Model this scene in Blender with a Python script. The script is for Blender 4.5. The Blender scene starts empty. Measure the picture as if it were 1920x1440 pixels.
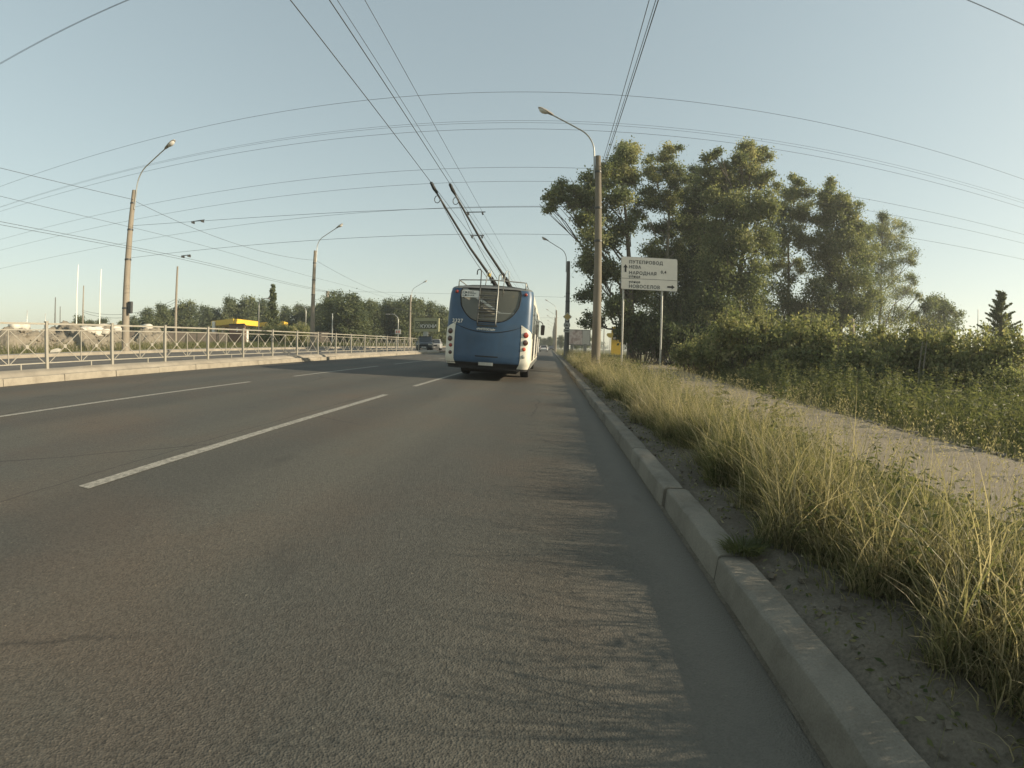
import bpy, bmesh, math, random
import numpy as np
from mathutils import Vector, Matrix
SC = bpy.context.scene
COL = SC.collection
R = math.radians
random.seed(11); RNG = np.random.default_rng(11)

# ------------------------------------------------------------------ camera
# wide action-camera lens: angle from the axis = t*(1 + K*t*t), t = radius / F (F in pixels of a 1920 wide frame)
F, K = 864.06, -0.0561
YAW, PITCH, ROLL, H = -0.0796, -0.0821, -0.025, 1.10
_f = np.array([math.sin(YAW)*math.cos(PITCH), math.cos(YAW)*math.cos(PITCH), math.sin(PITCH)])
_r = np.array([math.cos(YAW), -math.sin(YAW), 0.0]); _u = np.cross(_r, _f)
CR = math.cos(ROLL)*_r - math.sin(ROLL)*_u
CU = math.sin(ROLL)*_r + math.cos(ROLL)*_u
cam_d = bpy.data.cameras.new('camera'); cam = bpy.data.objects.new('camera', cam_d); COL.objects.link(cam)
cam_d.type = 'PANO'; cam_d.panorama_type = 'FISHEYE_LENS_POLYNOMIAL'
cam_d.sensor_fit = 'HORIZONTAL'; cam_d.sensor_width = 36.0; cam_d.sensor_height = 27.0
a1 = (1920/36.0)/F
cam_d.fisheye_fov = R(200)
cam_d.fisheye_polynomial_k0 = 0.0; cam_d.fisheye_polynomial_k1 = -a1; cam_d.fisheye_polynomial_k2 = 0.0
cam_d.fisheye_polynomial_k3 = -K*a1**3; cam_d.fisheye_polynomial_k4 = 0.0
cam_d.clip_start = 0.05; cam_d.clip_end = 6000
M = Matrix.Identity(4)
for i in range(3):
    M[i][0] = CR[i]; M[i][1] = CU[i]; M[i][2] = -_f[i]
M[2][3] = H
cam.matrix_world = M
SC.camera = cam

# ------------------------------------------------------------------ daylight
SUN_AZ, SUN_EL = 93.0, 20.0            # degrees clockwise from the road's direction (+Y), and above the horizon
world = bpy.data.worlds.new('World'); SC.world = world; world.use_nodes = True
nt = world.node_tree; nt.nodes.clear()
sky = nt.nodes.new('ShaderNodeTexSky'); sky.sky_type = 'NISHITA'; sky.sun_disc = False
sky.sun_elevation = R(SUN_EL); sky.sun_rotation = R(SUN_AZ)
sky.air_density = 1.1; sky.dust_density = 0.4; sky.ozone_density = 1.0; sky.altitude = 0
hsv = nt.nodes.new('ShaderNodeGamma'); hsv.inputs['Gamma'].default_value = 0.45      # soft, hazy evening sky
tint = nt.nodes.new('ShaderNodeMix'); tint.data_type = 'RGBA'; tint.blend_type = 'MULTIPLY'
tint.inputs[0].default_value = 1.0; tint.inputs[7].default_value = (1.30, 1.325, 1.18, 1)
bg = nt.nodes.new('ShaderNodeBackground'); bg.inputs['Strength'].default_value = 0.15
wo = nt.nodes.new('ShaderNodeOutputWorld')
nt.links.new(sky.outputs[0], hsv.inputs['Color']); nt.links.new(hsv.outputs[0], tint.inputs[6])
nt.links.new(tint.outputs[2], bg.inputs['Color']); nt.links.new(bg.outputs[0], wo.inputs['Surface'])
sl = bpy.data.lights.new('sun', 'SUN'); sl.energy = 4.3; sl.angle = R(0.6); sl.color = (1.0, 0.85, 0.63)
so = bpy.data.objects.new('sun', sl); COL.objects.link(so)
sdir = Vector((math.sin(R(SUN_AZ))*math.cos(R(SUN_EL)), math.cos(R(SUN_AZ))*math.cos(R(SUN_EL)), math.sin(R(SUN_EL))))
so.rotation_euler = sdir.to_track_quat('Z', 'Y').to_euler(); so.location = (60, 10, 40)
vs = SC.view_settings
vs.view_transform = 'Standard'; vs.look = 'None'; vs.gamma = 1.0; vs.use_curve_mapping = False
vs.exposure = 0.92
SC.cycles.max_bounces = 6; SC.cycles.transparent_max_bounces = 12
SC.cycles.use_denoising = True
HAZE = 0.0009

# ------------------------------------------------------------------ helpers
def ray(px, py):
    dx, dy = px-960.0, 720.0-py
    rr = math.hypot(dx, dy); t = rr/F; th = t*(1+K*t*t)
    if rr < 1e-6: return _f.copy()
    return _f*math.cos(th)+math.sin(th)*(dx/rr*CR+dy/rr*CU)
def at(px, py, Y):                         # the point seen at a pixel of the photograph, Y metres down the road
    d = ray(px, py); return Vector(d*(Y/d[1]))+Vector((0, 0, H))
def atD(px, py, D):                        # the same at D metres of horizontal distance
    d = ray(px, py); return Vector(d*(D/math.hypot(d[0], d[1])))+Vector((0, 0, H))
XK = 0.8367                                # right kerb line
FALL = 0.025
def zr(x): return FALL*(XK-x)              # crossfall of the carriageways
def zg(x):                                 # ground level
    return float(np.interp(x, [-400, -26, -22.6, -12.3, 0.8, 1.0, 3.8, 6.2, 30, 400], [0.8, 0.72, 0.64, 0.30, -0.02, 0.13, 0.10, 0.09, 0.15, 0.2]))

def tag(o, label=None, cat=None, group=None, kind=None):
    if label: o['label'] = label
    if cat: o['category'] = cat
    if group: o['group'] = group
    if kind: o['kind'] = kind
    return o
def thing(name, label, cat, loc=(0, 0, 0), rotz=0, group=None):
    o = bpy.data.objects.new(name, None); COL.objects.link(o)
    o.empty_display_size = 0.2
    o.location = loc; o.rotation_euler = (0, 0, rotz)
    return tag(o, label, cat, group)
def link(name, me, m=None, parent=None, loc=None, rot=None, scale=None):
    o = bpy.data.objects.new(name, me); COL.objects.link(o)
    if m is not None and not me.materials: me.materials.append(m)
    if parent is not None: o.parent = parent
    if loc is not None: o.location = loc
    if rot is not None: o.rotation_euler = rot
    if scale is not None: o.scale = scale if hasattr(scale, '__len__') else (scale,)*3
    return o
def copy_tree(o, parent=None):
    c = o.copy(); COL.objects.link(c)
    if parent is not None: c.parent = parent
    for ch in list(o.children): copy_tree(ch, c)
    return c

class MB:
    def __init__(s): s.v = []; s.f = []
    def add(s, vs, fs):
        b = len(s.v); s.v += [tuple(v) for v in vs]; s.f += [tuple(i+b for i in f) for f in fs]; return s
    def box(s, c, d, rz=0, ry=0, rx=0):
        m = Matrix.Rotation(rz, 3, 'Z') @ Matrix.Rotation(ry, 3, 'Y') @ Matrix.Rotation(rx, 3, 'X')
        h = [x/2 for x in d]; c = Vector(c)
        vs = [c+m @ Vector((sx*h[0], sy*h[1], sz*h[2])) for sz in (-1, 1) for sy in (-1, 1) for sx in (-1, 1)]
        return s.add(vs, [(0, 2, 3, 1), (4, 5, 7, 6), (0, 1, 5, 4), (2, 6, 7, 3), (0, 4, 6, 2), (1, 3, 7, 5)])
    def tube(s, pts, r, n=8, cap=True):
        pts = [Vector(p) for p in pts]; k = len(pts)
        rs = r if hasattr(r, '__len__') else [r]*k
        b = len(s.v); up = None
        for i, p in enumerate(pts):
            t = (pts[min(i+1, k-1)]-pts[max(i-1, 0)]).normalized()
            if up is None:
                up = Vector((0, 0, 1)) if abs(t.z) < .9 else Vector((1, 0, 0))
            x = t.cross(up).normalized(); y = x.cross(t).normalized(); up = y
            for j in range(n):
                a = 2*math.pi*j/n
                s.v.append(tuple(p+(x*math.cos(a)+y*math.sin(a))*rs[i]))
        for i in range(k-1):
            for j in range(n):
                s.f.append((b+i*n+j, b+i*n+(j+1) % n, b+(i+1)*n+(j+1) % n, b+(i+1)*n+j))
        if cap:
            s.f.append(tuple(b+j for j in range(n))[::-1]); s.f.append(tuple(b+(k-1)*n+j for j in range(n)))
        return s
    def prism(s, poly, o, ax, ay, az, d):   # 2-D outline along ax, ay extruded d along az from o
        o, ax, ay, az = map(Vector, (o, ax, ay, az)); n = len(poly)
        vs = [o+ax*x+ay*y for x, y in poly]+[o+ax*x+ay*y+az*d for x, y in poly]
        return s.add(vs, [tuple(range(n))[::-1], tuple(range(n, 2*n))]+[(i, (i+1) % n, n+(i+1) % n, n+i) for i in range(n)])
    def lathe(s, prof, c, n=16, axis='Z'):
        c = Vector(c); b = len(s.v)
        for r, z in prof:
            for j in range(n):
                a = 2*math.pi*j/n
                q = (r*math.cos(a), r*math.sin(a), z)
                if axis == 'Y': q = (q[0], q[2], q[1])
                if axis == 'X': q = (q[2], q[0], q[1])
                s.v.append(tuple(c+Vector(q)))
        for i in range(len(prof)-1):
            for j in range(n):
                s.f.append((b+i*n+j, b+i*n+(j+1) % n, b+(i+1)*n+(j+1) % n, b+(i+1)*n+j))
        s.f.append(tuple(b+j for j in range(n))[::-1]); s.f.append(tuple(b+(len(prof)-1)*n+j for j in range(n)))
        return s
    def mesh(s, name, m=None, smooth=False, fix=True):
        me = bpy.data.meshes.new(name); me.from_pydata(s.v, [], s.f); me.update()
        if fix:
            bm = bmesh.new(); bm.from_mesh(me); bmesh.ops.recalc_face_normals(bm, faces=bm.faces); bm.to_mesh(me); bm.free()
        if m: me.materials.append(m)
        if smooth:
            me.shade_smooth()
            if smooth != 'all': me.set_sharp_from_angle(angle=R(smooth if smooth is not True else 40))
        return me
    def build(s, name, m, parent=None, smooth=False, **k):
        return link(name, s.mesh(name, m, smooth), None, parent, **k)

# -------- materials
def nodes(name):
    m = bpy.data.materials.new(name); m.use_nodes = True
    t = m.node_tree; b = t.nodes['Principled BSDF']; return m, t, b
def N(t, kind, **k):
    n = t.nodes.new('ShaderNode'+kind)
    for a, v in k.items(): setattr(n, a, v)
    return n
def rgb(c): return (c[0], c[1], c[2], 1)
def coords(t, scale=(1, 1, 1)):
    tc = N(t, 'TexCoord'); mp = N(t, 'Mapping'); mp.inputs['Scale'].default_value = scale
    t.links.new(tc.outputs['Object'], mp.inputs['Vector']); return mp.outputs['Vector']
def noise(t, vec, scale, detail=4, rough=.55):
    n = N(t, 'TexNoise'); n.inputs['Scale'].default_value = scale; n.inputs['Detail'].default_value = detail
    n.inputs['Roughness'].default_value = rough; t.links.new(vec, n.inputs['Vector']); return n.outputs['Fac']
def ramp(t, fac, stops):
    r = N(t, 'ValToRGB'); e = r.color_ramp.elements
    while len(e) < len(stops): e.new(.5)
    for el, (p, c) in zip(e, stops): el.position = p; el.color = rgb(c) if hasattr(c, '__len__') else (c, c, c, 1)
    t.links.new(fac, r.inputs['Fac']); return r.outputs['Color']
def mixc(t, fac, a, b, mode='MIX'):
    n = N(t, 'Mix', data_type='RGBA', blend_type=mode)
    for s, v in ((0, fac), (6, a), (7, b)):
        if hasattr(v, 'links') or hasattr(v, 'is_linked'): t.links.new(v, n.inputs[s])
        elif s == 0: n.inputs[0].default_value = v
        else: n.inputs[s].default_value = rgb(v)
    return n.outputs[2]
def bump(t, b, h, strength, dist, prev=None):
    n = N(t, 'Bump'); n.inputs['Strength'].default_value = strength; n.inputs['Distance'].default_value = dist
    t.links.new(h, n.inputs['Height'])
    if prev is not None: t.links.new(prev, n.inputs['Normal'])
    t.links.new(n.outputs[0], b.inputs['Normal']); return n.outputs[0]
def pm(name, c, rough=.6, var=.18, scale=6, metal=0, spec=.4, bmp=0, bscale=40, streak=1, dirt=None):
    m, t, b = nodes(name)
    v = coords(t, (1, 1, streak))
    f = noise(t, v, scale, 6, .62)
    lo = [x*(1-var) for x in c]; hi = [min(1, x*(1+var)) for x in c]
    col = ramp(t, f, [(.3, lo), (.7, hi)])
    if dirt:
        f2 = noise(t, v, scale*.37, 8, .7)
        r2 = ramp(t, f2, [(.52, 0.0), (.72, 1.0)])
        col = mixc(t, r2, col, dirt)
    t.links.new(col, b.inputs['Base Color'])
    b.inputs['Roughness'].default_value = rough; b.inputs['Metallic'].default_value = metal
    b.inputs['Specular IOR Level'].default_value = spec
    if bmp: bump(t, b, noise(t, v, bscale, 3), bmp, .01)
    return m
def leafmat(name, stops, trans=.38, rough=.6):
    m = bpy.data.materials.new(name); m.use_nodes = True; t = m.node_tree; t.nodes.clear()
    o = N(t, 'OutputMaterial'); a = N(t, 'Attribute', attribute_name='tone')
    c = ramp(t, a.outputs['Fac'], stops)
    d = N(t, 'BsdfPrincipled'); d.inputs['Roughness'].default_value = rough; d.inputs['Specular IOR Level'].default_value = .25
    tr = N(t, 'BsdfTranslucent'); mx = N(t, 'MixShader'); mx.inputs[0].default_value = trans
    t.links.new(c, d.inputs['Base Color'])
    t.links.new(mixc(t, 1.0, c, (1.0, 1.0, .68), 'MULTIPLY'), tr.inputs['Color'])
    t.links.new(d.outputs[0], mx.inputs[1]); t.links.new(tr.outputs[0], mx.inputs[2]); t.links.new(mx.outputs[0], o.inputs['Surface'])
    return m

def asphalt(name, base, red=True, cracks=True):
    m, t, b = nodes(name)
    v = coords(t)
    # worn wheel tracks and patches run with the road
    vl = coords(t, (1, .12, 1))
    big = noise(t, vl, .55, 5, .6); patch = noise(t, v, .45, 6, .6); fine = noise(t, v, 210, 2, .6); mid = noise(t, v, 34, 4, .6)
    col = ramp(t, big, [(.3, [x*.82 for x in base]), (.7, [x*1.14 for x in base])])
    if red:
        col = mixc(t, ramp(t, patch, [(.46, 0.0), (.70, .42)]), col, (base[0]*1.42, base[1]*.98, base[2]*.78))
    vo = N(t, 'TexVoronoi', feature='F1'); vo.inputs['Scale'].default_value = 130; t.links.new(v, vo.inputs['Vector'])
    stone = ramp(t, vo.outputs['Color'], [(.25, (.62, .62, .62)), (.6, (1, 1, 1)), (.93, (1.0, 1.0, 1.0)), (.985, (2.3, 2.2, 2.0))])
    col = mixc(t, .85, col, stone, 'MULTIPLY')
    col = mixc(t, .5, col, ramp(t, mid, [(.3, (.78, .78, .78)), (.7, (1.2, 1.2, 1.2))]), 'MULTIPLY')
    if cracks:
        vc = N(t, 'TexVoronoi', feature='DISTANCE_TO_EDGE'); vc.inputs['Scale'].default_value = .33
        wob = N(t, 'Mix', data_type='VECTOR'); wob.inputs[0].default_value = .14
        nz = N(t, 'TexNoise'); nz.inputs['Scale'].default_value = 2.2; nz.inputs['Detail'].default_value = 6
        t.links.new(v, nz.inputs['Vector']); t.links.new(v, wob.inputs[4]); t.links.new(nz.outputs['Color'], wob.inputs[5])
        t.links.new(wob.outputs[1], vc.inputs['Vector'])
        ck = ramp(t, vc.outputs['Distance'], [(.0, 1.0), (.005, 0.0)])
        ckm = ramp(t, noise(t, v, .21, 3), [(.50, 0.0), (.58, .8)])
        col = mixc(t, mixc(t, 1.0, ck, ckm, 'MULTIPLY'), col, (.018, .018, .017))
    # polished wheel tracks and the joints between the paving strips
    sp = N(t, 'SeparateXYZ'); t.links.new(v, sp.inputs[0])
    def mth(op, a, b2):
        n = N(t, 'Math', operation=op)
        for i, q in enumerate((a, b2)):
            if hasattr(q, 'is_linked'): t.links.new(q, n.inputs[i])
            else: n.inputs[i].default_value = q
        return n.outputs[0]
    wobn = noise(t, vl, .8, 5, .6)
    xx = mth('ADD', sp.outputs['X'], mth('MULTIPLY', wobn, .7))
    tr = mth('SINE', mth('MULTIPLY', xx, 3.45), 0.0)
    col = mixc(t, .8, col, ramp(t, mth('ADD', mth('MULTIPLY', tr, .5), .5), [(.1, (.90, .90, .90)), (.9, (1.12, 1.10, 1.06))]), 'MULTIPLY')
    if cracks:
        w2 = mth('MULTIPLY', noise(t, v, 1.6, 6, .7), .12)
        for sx0 in (-3.42, -7.05):
            dd = mth('ABSOLUTE', mth('ADD', mth('ADD', sp.outputs['X'], -sx0-.06), w2), 0.0)
            seam = ramp(t, dd, [(.004, .55), (.013, 0.0)]); col = mixc(t, seam, col, (.022, .021, .02))
        dn = mth('ADD', sp.outputs['X'], mth('MULTIPLY', noise(t, v, 3.5, 6, .7), .5))
        dust = ramp(t, dn, [(.38, 0.0), (.95, .72)]); col = mixc(t, dust, col, (.165, .150, .122))
        stain = ramp(t, noise(t, coords(t, (1, .5, 1)), 1.9, 3, .5), [(.66, 0.0), (.74, .4)]); col = mixc(t, stain, col, (.04, .038, .034))
    t.links.new(col, b.inputs['Base Color'])
    b.inputs['Roughness'].default_value = .82; b.inputs['Specular IOR Level'].default_value = .32
    n1 = bump(t, b, vo.outputs['Distance'], .5, .005)
    n2 = bump(t, b, mid, .35, .012, n1)
    bump(t, b, fine, .3, .003, n2)
    return m

M_ = {}
M_['asphalt'] = asphalt('asphalt', (.086, .083, .070))
M_['asphalt2'] = asphalt('asphalt_far_side', (.12, .11, .094), red=False, cracks=False)
def paint_mat():
    m, t, b = nodes('road_paint'); v = coords(t)
    f = noise(t, v, 26, 6, .7); g = noise(t, v, 140, 3, .6)
    col = mixc(t, ramp(t, f, [(.38, 0.0), (.62, .85)]), (.36, .34, .285), (.13, .122, .10))
    col = mixc(t, .6, col, ramp(t, g, [(.35, (.6, .6, .6)), (.55, (1, 1, 1))]), 'MULTIPLY')
    t.links.new(col, b.inputs['Base Color']); b.inputs['Roughness'].default_value = .75
    bump(t, b, g, .4, .004); return m
M_['paint'] = paint_mat()
def kerb_mat(name, c, d):
    m, t, b = nodes(name); v = coords(t)
    oi = N(t, 'ObjectInfo')
    f = noise(t, v, 3.2, 8, .66); g = noise(t, v, 120, 4, .7); h = noise(t, v, 14, 5, .6)
    col = ramp(t, f, [(.28, d), (.52, c), (.8, [x*1.18 for x in c])])
    col = mixc(t, .55, col, ramp(t, g, [(.3, (.66, .66, .66)), (.6, (1.1, 1.1, 1.1))]), 'MULTIPLY')
    col = mixc(t, .3, col, ramp(t, oi.outputs['Random'], [(0, (.72, .72, .72)), (1, (1.2, 1.2, 1.2))]), 'MULTIPLY')
    t.links.new(col, b.inputs['Base Color']); b.inputs['Roughness'].default_value = .9; b.inputs['Specular IOR Level'].default_value = .2
    n1 = bump(t, b, h, .5, .012); bump(t, b, g, .5, .004, n1); return m
M_['kerb'] = kerb_mat('kerb_concrete', (.20, .183, .148), (.125, .113, .09))
M_['kerb2'] = kerb_mat('median_kerb_concrete', (.29, .26, .205), (.21, .185, .145))
M_['slab'] = pm('median_slab', (.27, .24, .19), .9, .2, 1.6, bmp=.4, bscale=60, dirt=(.21, .185, .145))
def soil_mat(name, a, b_, c):
    m, t, b = nodes(name); v = coords(t)
    f = noise(t, v, 5, 8, .7); g = noise(t, v, 70, 5, .7); k = noise(t, v, .8, 4)
    col = ramp(t, f, [(.3, a), (.55, b_), (.8, c)])
    col = mixc(t, .7, col, ramp(t, g, [(.3, (.55, .55, .55)), (.65, (1.25, 1.25, 1.25))]), 'MULTIPLY')
    col = mixc(t, .5, col, ramp(t, k, [(.3, (.8, .8, .8)), (.7, (1.15, 1.12, 1.05))]), 'MULTIPLY')
    t.links.new(col, b.inputs['Base Color']); b.inputs['Roughness'].default_value = .95; b.inputs['Specular IOR Level'].default_value = .15
    n1 = bump(t, b, f, .6, .04); bump(t, b, g, .7, .012, n1); return m
M_['soil'] = soil_mat('soil', (.115, .10, .078), (.16, .142, .112), (.20, .178, .142))
M_['path'] = soil_mat('path_surface', (.21, .18, .135), (.25, .215, .165), (.29, .25, .195))
M_['field'] = soil_mat('field', (.10, .10, .045), (.15, .14, .065), (.20, .175, .09))
M_['rubble'] = soil_mat('rubble', (.17, .15, .118), (.23, .205, .162), (.29, .26, .21))
M_['concrete_pole'] = pm('pole_concrete', (.235, .205, .16), .88, .2, 3, bmp=.3, bscale=50, streak=.25, dirt=(.2, .165, .12))
M_['brown_pole'] = pm('pole_shaded_concrete', (.165, .145, .112), .9, .22, 3, bmp=.3, bscale=50, streak=.25, dirt=(.12, .105, .08))  # darker concrete: the post's shaded side is put into the colour
M_['dark_pole'] = pm('pole_painted', (.115, .115, .105), .7, .2, 3, streak=.25, dirt=(.16, .15, .12))
M_['steel'] = pm('galvanised_steel', (.36, .36, .33), .45, .2, 8, metal=.6, streak=.3)
M_['steel_dark'] = pm('dark_steel', (.06, .062, .06), .5, .25, 9, metal=.3)
M_['wire'] = pm('wire', (.055, .06, .06), .6, .1, 3)
M_['fence'] = pm('fence_paint', (.285, .268, .222), .6, .1, 5, dirt=(.23, .205, .16))
M_['white'] = pm('white_paint', (.72, .70, .63), .45, .08, 4)
M_['lampglass'] = pm('lamp_glass', (.55, .53, .48), .2, .1, 6)
M_['lamphead'] = pm('lamp_housing', (.30, .28, .25), .5, .2, 9)
M_['bark'] = pm('bark', (.125, .105, .08), .95, .35, 5, bmp=.8, bscale=22, streak=.3)
M_['bark_light'] = pm('bark_light', (.20, .18, .14), .95, .35, 5, bmp=.8, bscale=22, streak=.3)
M_['blue'] = pm('bus_blue', (.040, .082, .142), .4, .16, 2.2, spec=.45, dirt=(.055, .085, .12))
M_['buswhite'] = pm('bus_white', (.66, .63, .53), .4, .1, 3, spec=.5, dirt=(.50, .46, .38))
M_['busgrey'] = pm('bus_grey', (.14, .145, .135), .45, .2, 4)
M_['black'] = pm('black_plastic', (.018, .018, .018), .7, .3, 8, spec=.3)
M_['rubber'] = pm('rubber', (.02, .02, .02), .85, .2, 10, spec=.2)
M_['red'] = pm('red_lens', (.26, .035, .022), .25, .2, 20, spec=.6)
M_['redbright'] = pm('red_bright_lens', (.55, .10, .05), .25, .2, 20, spec=.6)
M_['darkred'] = pm('dark_lens', (.065, .03, .025), .25, .2, 20, spec=.6)
M_['clear'] = pm('clear_lens', (.45, .44, .38), .15, .1, 20, spec=.6)
M_['sign'] = pm('sign_sheet', (.56, .54, .48), .5, .05, 3)
M_['signgrey'] = pm('sign_back', (.33, .33, .31), .5, .1, 5)
M_['ink'] = pm('ink_black', (.022, .022, .022), .6, .1, 5)
M_['yellow'] = pm('yellow_panel', (.72, .47, .055), .5, .08, 3)
M_['yellow_dull'] = pm('yellow_faded', (.50, .38, .10), .55, .1, 3)
M_['signyellow'] = pm('sign_yellow', (.62, .44, .14), .45, .05, 6)
M_['brown'] = pm('brown_wall', (.20, .115, .075), .8, .15, 2)
M_['darkfence'] = pm('dark_fence', (.07, .058, .045), .8, .2, 2)
M_['green_board'] = pm('billboard_green', (.32, .31, .17), .6, .08, 2)
M_['olive'] = pm('billboard_dark', (.055, .06, .025), .6, .1, 2)
M_['bag'] = pm('white_bag', (.52, .49, .42), .8, .12, 3, bmp=.5, bscale=6)
M_['orange'] = pm('orange_digit', (.8, .33, .04), .5, .1, 2)
def glass_mat(name, c, alpha=.8, rough=.06):
    m, t, b = nodes(name); b.inputs['Base Color'].default_value = rgb(c); b.inputs['Roughness'].default_value = rough
    b.inputs['Specular IOR Level'].default_value = .6; b.inputs['Alpha'].default_value = alpha
    f = noise(t, coords(t), 5, 5); t.links.new(ramp(t, f, [(.3, rough*.7), (.7, rough*2.5)]), b.inputs['Roughness'])
    return m
M_['rearglass'] = glass_mat('rear_glass', (.115, .115, .09), .8)
M_['sideglass'] = glass_mat('side_glass', (.035, .038, .033), .85)
M_['carglass'] = glass_mat('car_glass', (.03, .033, .035), 1.0)
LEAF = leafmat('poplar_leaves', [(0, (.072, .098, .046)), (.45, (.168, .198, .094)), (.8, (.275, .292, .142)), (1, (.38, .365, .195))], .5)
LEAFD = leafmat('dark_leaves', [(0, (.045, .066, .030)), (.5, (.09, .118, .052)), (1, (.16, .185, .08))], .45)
SHRUB = leafmat('willow_leaves', [(0, (.10, .125, .056)), (.45, (.205, .228, .108)), (.8, (.30, .30, .145)), (1, (.40, .37, .20))], .55)
FAR = leafmat('far_leaves', [(0, (.065, .085, .043)), (.5, (.12, .145, .070)), (1, (.20, .215, .105))], .42)
GRASS = leafmat('grass_blades', [(0, (.085, .105, .045)), (.35, (.18, .18, .09)), (.65, (.31, .275, .165)), (1, (.50, .43, .29))], .5)
WEED = leafmat('weed_leaves', [(0, (.065, .088, .036)), (.5, (.145, .16, .07)), (.8, (.23, .22, .115)), (1, (.36, .325, .225))], .5)

# -------- foliage meshes (numpy)
def np_mesh(name, V, Fq, tone, m):
    me = bpy.data.meshes.new(name); n = len(V); q = len(Fq)
    me.vertices.add(n); me.vertices.foreach_set('co', np.ascontiguousarray(V, dtype=np.float32).ravel())
    me.loops.add(q*4); me.loops.foreach_set('vertex_index', np.ascontiguousarray(Fq, dtype=np.int32).ravel())
    me.polygons.add(q); me.polygons.foreach_set('loop_start', np.arange(0, q*4, 4, dtype=np.int32))
    me.polygons.foreach_set('loop_total', np.full(q, 4, dtype=np.int32))
    at_ = me.attributes.new('tone', 'FLOAT', 'POINT'); at_.data.foreach_set('value', np.ascontiguousarray(tone, dtype=np.float32))
    me.update(calc_edges=True); me.validate(); me.materials.append(m); return me
def leaves(C, L, W, tone, rng, droop=0.0, updir=None):
    """one folded diamond per leaf: C centres (n,3), L lengths, W widths, tone (n,)"""
    n = len(C)
    d = rng.normal(size=(n, 3)); d[:, 2] -= droop
    if updir is not None: d = d+updir
    d /= np.linalg.norm(d, axis=1)[:, None]
    a = rng.normal(size=(n, 3)); s = np.cross(d, a); s /= np.linalg.norm(s, axis=1)[:, None]+1e-9
    nn = np.cross(s, d)
    L = np.broadcast_to(L, (n,))[:, None]; W = np.broadcast_to(W, (n,))[:, None]
    V = np.empty((n, 4, 3))
    V[:, 0] = C-d*L*.5; V[:, 2] = C+d*L*.5
    V[:, 1] = C+s*W*.5+nn*W*.22; V[:, 3] = C-s*W*.5+nn*W*.22
    return V.reshape(-1, 3), np.arange(n*4).reshape(-1, 4), np.repeat(tone, 4)
class Fol:
    def __init__(s): s.V = []; s.F = []; s.T = []; s.n = 0
    def add(s, v, f, t): s.V.append(v); s.F.append(f+s.n); s.T.append(t); s.n += len(v)
    def mesh(s, name, m): return np_mesh(name, np.concatenate(s.V), np.concatenate(s.F), np.clip(np.concatenate(s.T), 0, 1), m)
def clump(fol, c, r, n, leaf, rng, tone=.5, flat=.8, droop=.2, sub=None, spread=.3):
    """leaves gathered into sprays inside a ball"""
    k = sub or max(5, int(n/55))
    sc = rng.normal(size=(k, 3)); sc /= np.linalg.norm(sc, axis=1)[:, None]; sc *= (rng.random(k)**.45)[:, None]*r; sc[:, 2] *= flat
    st = tone+rng.normal(size=k)*.2
    idx = rng.integers(0, k, n)
    C = sc[idx]+rng.normal(size=(n, 3))*r*spread*np.array([1, 1, .75])*(.6+.8*rng.random(n))[:, None]
    T = st[idx]+rng.normal(size=n)*.16
    L = leaf*(.65+.7*rng.random(n))
    fol.add(*leaves(C+np.array(c), L, L*(.5+.25*rng.random(n)), T, rng, droop))
def blades(fol, P, hgt, wid, lean, rng, tone, segs=3, az=None):
    """curved grass blades rooted at P"""
    n = len(P); a = rng.random(n)*2*np.pi if az is None else az
    dirv = np.stack([np.cos(a), np.sin(a), np.zeros(n)], 1)
    b = rng.random(n)*2*np.pi
    side = np.stack([np.cos(b), np.sin(b), np.zeros(n)], 1)
    V = np.empty((n, segs+1, 2, 3))
    for k in range(segs+1):
        u = k/segs
        c = P+dirv*(hgt*lean*u**1.8)[:, None]
        c[:, 2] += hgt*(u-.42*np.minimum(lean, 1.5)*u**2.2)
        w = wid*(1-u)**.7*(.6 if k == 0 else 1)
        w = np.maximum(w, wid*.07)
        V[:, k, 0] = c-side*w[:, None]*.5; V[:, k, 1] = c+side*w[:, None]*.5
    base = (np.arange(n)*(segs+1)*2)[:, None]
    fs = []
    for k in range(segs):
        fs.append(np.concatenate([base+2*k, base+2*k+1, base+2*k+3, base+2*k+2], 1))
    T = np.repeat(tone, (segs+1)*2)
    fol.add(V.reshape(-1, 3), np.concatenate(fs), T)

# ================================================================== THE SETTING
def sheet(name, prof, y0, y1, m, ny=1, bumpz=0, kind='structure', nx=1):
    """strip with an (x, z) profile laid along the road"""
    xs = []
    for (xa, za), (xb, zb) in zip(prof[:-1], prof[1:]):
        for i in range(nx): xs.append((xa+(xb-xa)*i/nx, za+(zb-za)*i/nx))
    xs.append(prof[-1])
    b = MB(); n = len(xs)
    for j in range(ny+1):
        y = y0+(y1-y0)*j/ny
        for i, (x, z) in enumerate(xs):
            dz = 0
            if bumpz and 0 < i < n-1: dz = bumpz*(math.sin(x*5.1+y*1.7)+math.sin(y*4.3-x*2.2)+random.uniform(-1, 1))/3
            b.v.append((x, y, z+dz))
    for j in range(ny):
        for i in range(n-1):
            b.f.append((j*n+i, j*n+i+1, (j+1)*n+i+1, (j+1)*n+i))
    o = link(name, b.mesh(name, m, smooth='all', fix=False)); return tag(o, kind=kind)

sheet('ground', [(-630, .8), (-60, .78), (-26, .70), (-23.4, .60), (-12.6, .24), (-10.9, .2), (.82, -.08), (1.02, .09), (2.4, .06), (3.5, -.10), (6.2, -.12), (30, -.06), (630, .1)], -70, 532, M_['field'])
sheet('road', [(-10.72, zr(-10.72)), (XK+.03, zr(XK+.03))], -30, 525, M_['asphalt'])
sheet('opposite_road', [(-22.0, zr(-22.0)), (-12.2, zr(-12.2))], -30, 525, M_['asphalt2'])
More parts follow.
